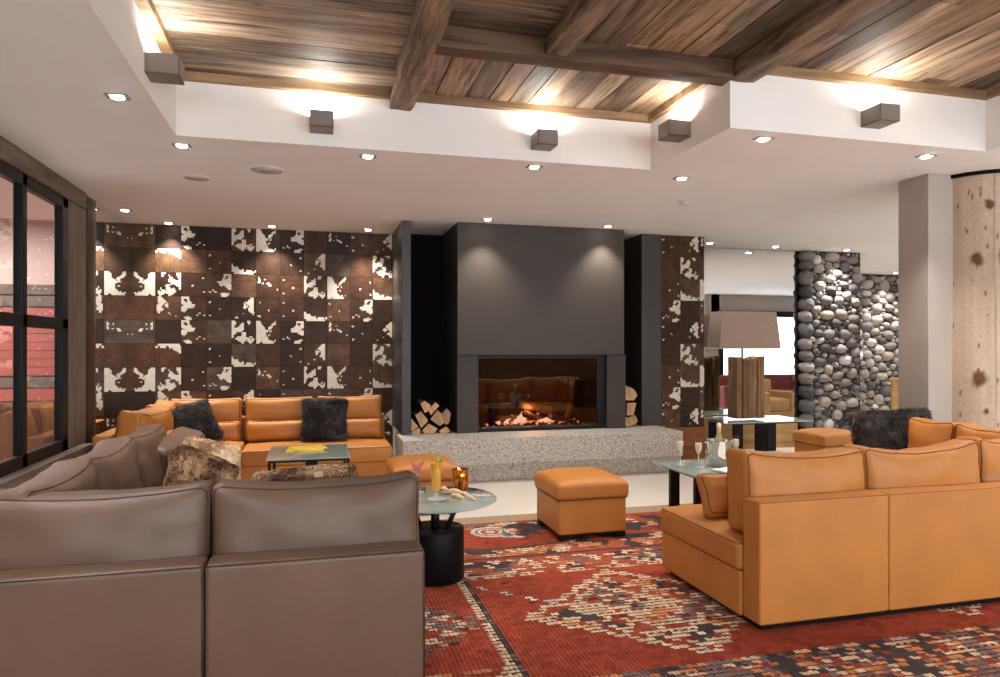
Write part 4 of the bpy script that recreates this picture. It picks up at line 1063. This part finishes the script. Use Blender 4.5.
# ------------------------------------------------------------------ lamp
tl = thing('table_lamp', 'large table lamp with split timber base and brown shade before the right mirror', 'lamp', (5.74, 8.40, .501))
rnd = random.Random(9); x = 5.76 - .22; i = 0; ws = [.09, .065, .10, .07, .115]; hs = [.86, .845, .83, .85, .865]
for w, hh in zip(ws, hs):
    g = rnd.uniform(.7, 1.05)
    def fn(a, b_, c, s=i): 
        k = .012 * noise.noise(Vector((a * 9 + s * 7, b_ * 9, c * 3))); return (a + k, b_ + k, c + (.02 * noise.noise(Vector((a * 30 + s, b_ * 20, 3))) if c > 0 else 0))
    link_mesh('timber_block', rbox(w / 2 - .002, .115 + rnd.uniform(-.015, .015), hh / 2 - .01, .012, 2, (2, 3, 14), fn, col=(g, g * .96, g * .92, 1)).xf(TR(x + w / 2, 8.40, .514 + hh / 2)), M['oldwood'], tl)
    x += w; i += 1
link_mesh('stem', lathe([(.014, 0), (.014, .20)], 12).xf(TR(5.70, 8.40, 1.34)), M['black'], tl)
sh = MB(); a0, a1, b0, b1 = .475, .42, .17, .145; zb, zt_ = 1.475, 1.985
def ring(hx, hy, z): return [(5.72 - hx, 8.40 - hy, z), (5.72 + hx, 8.40 - hy, z), (5.72 + hx, 8.40 + hy, z), (5.72 - hx, 8.40 + hy, z)]
o_, p_ = ring(a0, b0, zb), ring(a1, b1, zt_); oi, pi_ = ring(a0 - .006, b0 - .006, zb), ring(a1 - .006, b1 - .006, zt_)
vv = o_ + p_ + oi + pi_
sh.add(vv, [(i, (i + 1) % 4, 4 + (i + 1) % 4, 4 + i) for i in range(4)] + [(8 + (i + 1) % 4, 8 + i, 12 + i, 12 + (i + 1) % 4) for i in range(4)] + [((i + 1) % 4, i, 8 + i, 8 + (i + 1) % 4) for i in range(4)] + [(4 + i, 4 + (i + 1) % 4, 12 + (i + 1) % 4, 12 + i) for i in range(4)])
link_mesh('shade', sh, M['shade'], tl)
link_mesh('shade_rim', tube(ring(a0 + .002, b0 + .002, zb + .006), .006, 5, True), M['grille'], tl)
link_mesh('shade_frame', tube([(5.72 - a1 + .01, 8.40, 1.6), (5.72 + a1 - .01, 8.40, 1.6)], .004, 5).join(tube([(5.70, 8.40, 1.52), (5.70, 8.40, 1.6)], .01, 6)), M['black'], tl)

# ------------------------------------------------------------------ small things
def glass_thing(name, label, cat, loc, prof, liquid=None, lmat=None, grp=None):
    t_ = thing(name, label, cat, loc, 0, grp)
    link_mesh('glass', lathe(prof, 32, False), M['clear'], t_, local=True)
    if liquid: link_mesh('drink', lathe(liquid, 28), lmat, t_, local=True)
    return t_
ck = glass_thing('cocktail_glass', 'pink cocktail in a stemmed glass on the round table', 'glass', (.662, 4.64, ZT),
    [(.010, .115), (.054, .195), (.060, .21)],
    [(.004, .118), (.012, .123), (.044, .180)], M['pink'])
link_mesh('stem_foot', lathe([(.045, .0005), (.043, .004), (.008, .009), (.0055, .02), (.0055, .10), (.010, .115)], 28), M['foot'], ck, local=True)
jg = glass_thing('juice_glass', 'tall footed glass of orange juice on the round table', 'glass', (.75, 4.40, ZT),
    [(.010, .035), (.022, .05), (.031, .205), (.034, .215)],
    [(.010, .038), (.021, .052), (.0295, .195), (.0295, .20)], M['juice'])
link_mesh('foot', lathe([(.052, .0005), (.050, .004), (.014, .012), (.010, .022), (.010, .035)], 28), M['foot'], jg, local=True)
link_mesh('garnish', lathe([(.001, 0), (.02, .003), (.02, .007), (.001, .01)], 16).xf(TR(.012, 0, .21) @ RX(80) @ RY(20)), M['lime'], jg, local=True)
link_mesh('straw', tube([(.0, .0, .06), (.012, .004, .245)], .003, 6), M['lime'], jg, local=True)
cd = thing('candle_holder', 'amber glass candle holder on the round table', 'candle', (.961, 4.65, ZT))
link_mesh('glass', lathe([(.048, 0), (.054, .004), (.056, .138), (.053, .141), (.051, .133), (.049, .008)], 36, True), M['amber'], cd, local=True)
link_mesh('wax', lathe([(.047, .01), (.049, .118)], 28), M['foil'], cd, local=True)
jg.scale = (1.2, 1.2, 1.16); ck.scale = (1.08, 1.08, 1.1)
# snack sticks on a small tray
rnd = random.Random(12)
labs = ['topmost long pastry on the pastry pile', 'pastry stick at the right tip of the pastry pile', 'pastry at the left end of the pastry pile', 'pastry lying across the middle of the pastry pile', 'pastry at the front edge of the pastry pile', 'pastry at the back edge of the pastry pile', 'round pastry at the far left of the pastry pile']
spots = [(-.03, 0, .034, 10, .12), (.12, .0, .0135, -8, .12), (-.12, .005, .0135, 35, .09), (-.03, .012, .0135, 75, .08), (.03, -.035, .0135, 5, .12), (.0, .045, .0135, -4, .11), (-.14, -.01, .034, 20, .06)]
for lb, (a, b_, c, rz, L_) in zip(labs, spots):
    p = Matrix.Rotation(math.radians(-62), 4, 'Z') @ Vector((a, b_, 0))
    m = tube([(-L_ / 2, 0, 0), (-L_ / 4, .003, .002), (0, 0, .004), (L_ / 4, -.003, .002), (L_ / 2, 0, 0)], [.005, .011, .013, .011, .005], 8)
    m.v = [(x + .002 * noise.noise(Vector((x * 90, y * 90, z * 90))), y, z) for x, y, z in m.v]
    tag(link_mesh('pastry', m, M['pastry'], loc=(.90 + p.x, 4.42 + p.y, ZT + c), rot=(0, 0, math.radians(rz - 62))), lb, 'pastry', 'pastries on the pastry pile')
# yellow booklets on the far table
bk = tag(link_mesh('booklet', rbox(.165, .12, .006, .002, 1).xf(TR(0, 0, .0065)), M['paper_y'], loc=(-.08, 6.62, .555), rot=(0, 0, math.radians(-6))), 'yellow booklet lying on the glass table before the far sofa', 'booklet')
bk = tag(link_mesh('booklet', rbox(.15, .11, .005, .002, 1).xf(TR(0, 0, .0055)), M['paper_y'], loc=(-.06, 6.63, .5685), rot=(0, 0, math.radians(12))), 'yellow booklet turned on top of the other yellow booklet', 'booklet')
# champagne
cb = thing('ice_bucket', 'shiny steel champagne bucket on the right glass table', 'bucket', (3.19, 5.02, .53))
link_mesh('bucket', lathe([(.070, .0), (.075, .004), (.088, .10), (.098, .205), (.104, .21), (.1, .213), (.094, .20), (.084, .10), (.070, .012), (.0, .010)], 44, False), M['chrome'], cb, local=True)
for s in (-1, 1):
    link_mesh('handle', tube([(s * .098, -.03, .195), (s * .125, -.02, .197), (s * .132, 0, .197), (s * .125, .02, .197), (s * .098, .03, .195)], .006, 8), M['chrome'], cb, local=True)
bt = thing('champagne_bottle', 'champagne bottle with pale foil neck standing in the steel bucket', 'bottle', (3.19, 5.02, .5425))
link_mesh('glass', lathe([(.038, .0), (.043, .006), (.043, .16), (.030, .21), (.017, .25), (.016, .26)], 28), M['bottle'], bt, local=True)
link_mesh('foil', lathe([(.0175, .235), (.0165, .30), (.019, .305), (.019, .325), (.012, .335)], 24), M['foil'], bt, local=True)
FLP = [(.0, .002), (.036, .003), (.034, .006), (.006, .012), (.0045, .02), (.0045, .10), (.012, .115), (.026, .15), (.028, .175), (.024, .235)]
fl = None
for (x, y, lb) in ((2.90, 5.13, 'champagne flute at the left on the right glass table'), (2.98, 4.98, 'champagne flute beside the steel bucket'), (3.40, 5.10, 'champagne flute behind the right side of the steel bucket')):
    if fl is None:
        fl = thing('champagne_flute', lb, 'glass', (x, y, .53), 0, 'champagne flutes on the right table')
        link_mesh('bowl', lathe(FLP[5:], 28, False), M['clear'], fl, local=True)
        link_mesh('drink', lathe([(.003, .104), (.011, .117), (.0245, .152), (.0262, .175), (.0250, .20)], 24), M['fizz'], fl, local=True)
        link_mesh('stem', lathe([(.037, .0005), (.036, .004), (.006, .010), (.0045, .02), (.0045, .10)], 24), M['foot'], fl, local=True)
    else: dup(fl, (x, y, .53), 0, lb)
def napfn(x, y, z): return (x, y, z + .006 * (1 + noise.noise(Vector((x * 14, y * 14, 0)))))
tag(link_mesh('napkin', rbox(.15, .11, .006, .004, 2, (12, 10, 1), napfn).xf(TR(0, 0, .0065)), M['linen'], loc=(3.17, 4.74, .53), rot=(0, 0, math.radians(14))), 'folded white napkin in front of the steel bucket', 'napkin')

# ------------------------------------------------------------------ lounge furniture reflected in the right mirror
def armchair(loc, rz, mat, label, w=.8, name='armchair', grp=None):
    t_ = thing(name, label, 'sofa' if name == 'sofa' else 'armchair', loc, rz, grp)
    link_mesh('seat', rbox(w / 2 - .12, .36, .12, .04, 3, (4, 4, 1), seatfn(w / 2 - .12, .36, .12, .03, 1)).xf(TR(0, 0, .32)), mat, t_, local=True)
    link_mesh('base', box(-w / 2 + .02, w / 2 - .02, -.38, .38, .08, .20, .01), mat, t_, local=True)
    link_mesh('backrest', rbox(w / 2 - .02, .09, .30, .05, 3, (4, 1, 4)).xf(TR(0, .36, .52) @ RX(-8)), mat, t_, local=True)
    for s in (-1, 1): link_mesh('armrest', rbox(.07, .40, .22, .03, 3).xf(TR(s * (w / 2 - .07), 0, .38)), mat, t_, local=True)
    for sx in (-1, 1):
        for sy in (-1, 1): link_mesh('leg', box(sx * (w / 2 - .07) - .025, sx * (w / 2 - .07) + .025, sy * .33 - .025, sy * .33 + .025, 0, .085, .003), M['black'], t_, local=True)
    return t_
armchair((9.0, 5.5, 0), math.radians(175), M['chairtan'], 'tan armchair reflected in the right mirror beside the lamp')
armchair((10.6, 3.4, 0), PI, M['chairred'], 'long dark red sofa reflected in the right mirror behind the lamp', 3.0, 'sofa')

# ------------------------------------------------------------------ light
W = bpy.data.worlds.new('world'); SC.world = W; W.use_nodes = True
bg = W.node_tree.nodes['Background']; bg.inputs[0].default_value = (.75, .85, 1, 1); bg.inputs[1].default_value = 1.2
def area(name, loc, rot, sx, sy, e, col):
    L = bpy.data.lights.new(name, 'AREA'); L.shape = 'RECTANGLE'; L.size = sx; L.size_y = sy; L.energy = e; L.color = col
    o = bpy.data.objects.new(name, L); COL.objects.link(o); o.location = loc; o.rotation_euler = rot; return o
# fill lights set in the added windows behind the camera
for (x0, x1) in ((-1.85, .3), (.75, 3.2), (3.65, 6.1), (6.55, 9.0)):
    area('added_window_fill', ((x0 + x1) / 2, -3.02, 1.95), (PI / 2, 0, 0), x1 - x0, 1.2, 62, (.92, .96, 1))
area('passage_light', (10.5, 9.6, 2.9), (0, 0, 0), 1.2, .6, 25, (1, .9, .8))
area('beyond_light', (-4.0, 7.6, 2.95), (0, 0, 0), 2.0, 2.0, 170, (1, .93, .88))
L = bpy.data.lights.new('fire_glow', 'POINT'); L.energy = 9; L.color = (1, .5, .3); L.shadow_soft_size = .1
lo = bpy.data.objects.new('fire_glow', L); COL.objects.link(lo); lo.location = (2.55, 8.2, .75)
# added fill spots without fittings, behind and beside the viewer
for (x, y) in ((-1.4, 3.0), (-1.4, 1.5), (-1.4, -.5), (5.6, 3.2), (5.6, 1.0), (7.2, 4.5), (7.2, 2.0), (.4, -2.2), (2.4, -2.2), (7.0, 6.8), (9.2, 6.0), (9.2, 3.4)):
    L = bpy.data.lights.new('downlight_or_fill_spot', 'SPOT'); L.energy = SPOT_W; L.color = (1, .95, .89); L.spot_size = math.radians(110); L.spot_blend = .8; L.shadow_soft_size = .05
    lo = bpy.data.objects.new('downlight_or_fill_spot', L); COL.objects.link(lo); lo.location = (x, y, ZC - .03)

# ------------------------------------------------------------------ view
vs = SC.view_settings; vs.view_transform = 'Standard'; vs.look = 'None'; vs.gamma = 1; vs.use_curve_mapping = False; vs.exposure = 0.75
SC.cycles.use_denoising = True
SC.cycles.max_bounces = 10; SC.cycles.diffuse_bounces = 5; SC.cycles.glossy_bounces = 5; SC.cycles.transparent_max_bounces = 12
SC.cycles.sample_clamp_indirect = 6
SC.cycles.caustics_reflective = False; SC.cycles.caustics_refractive = False
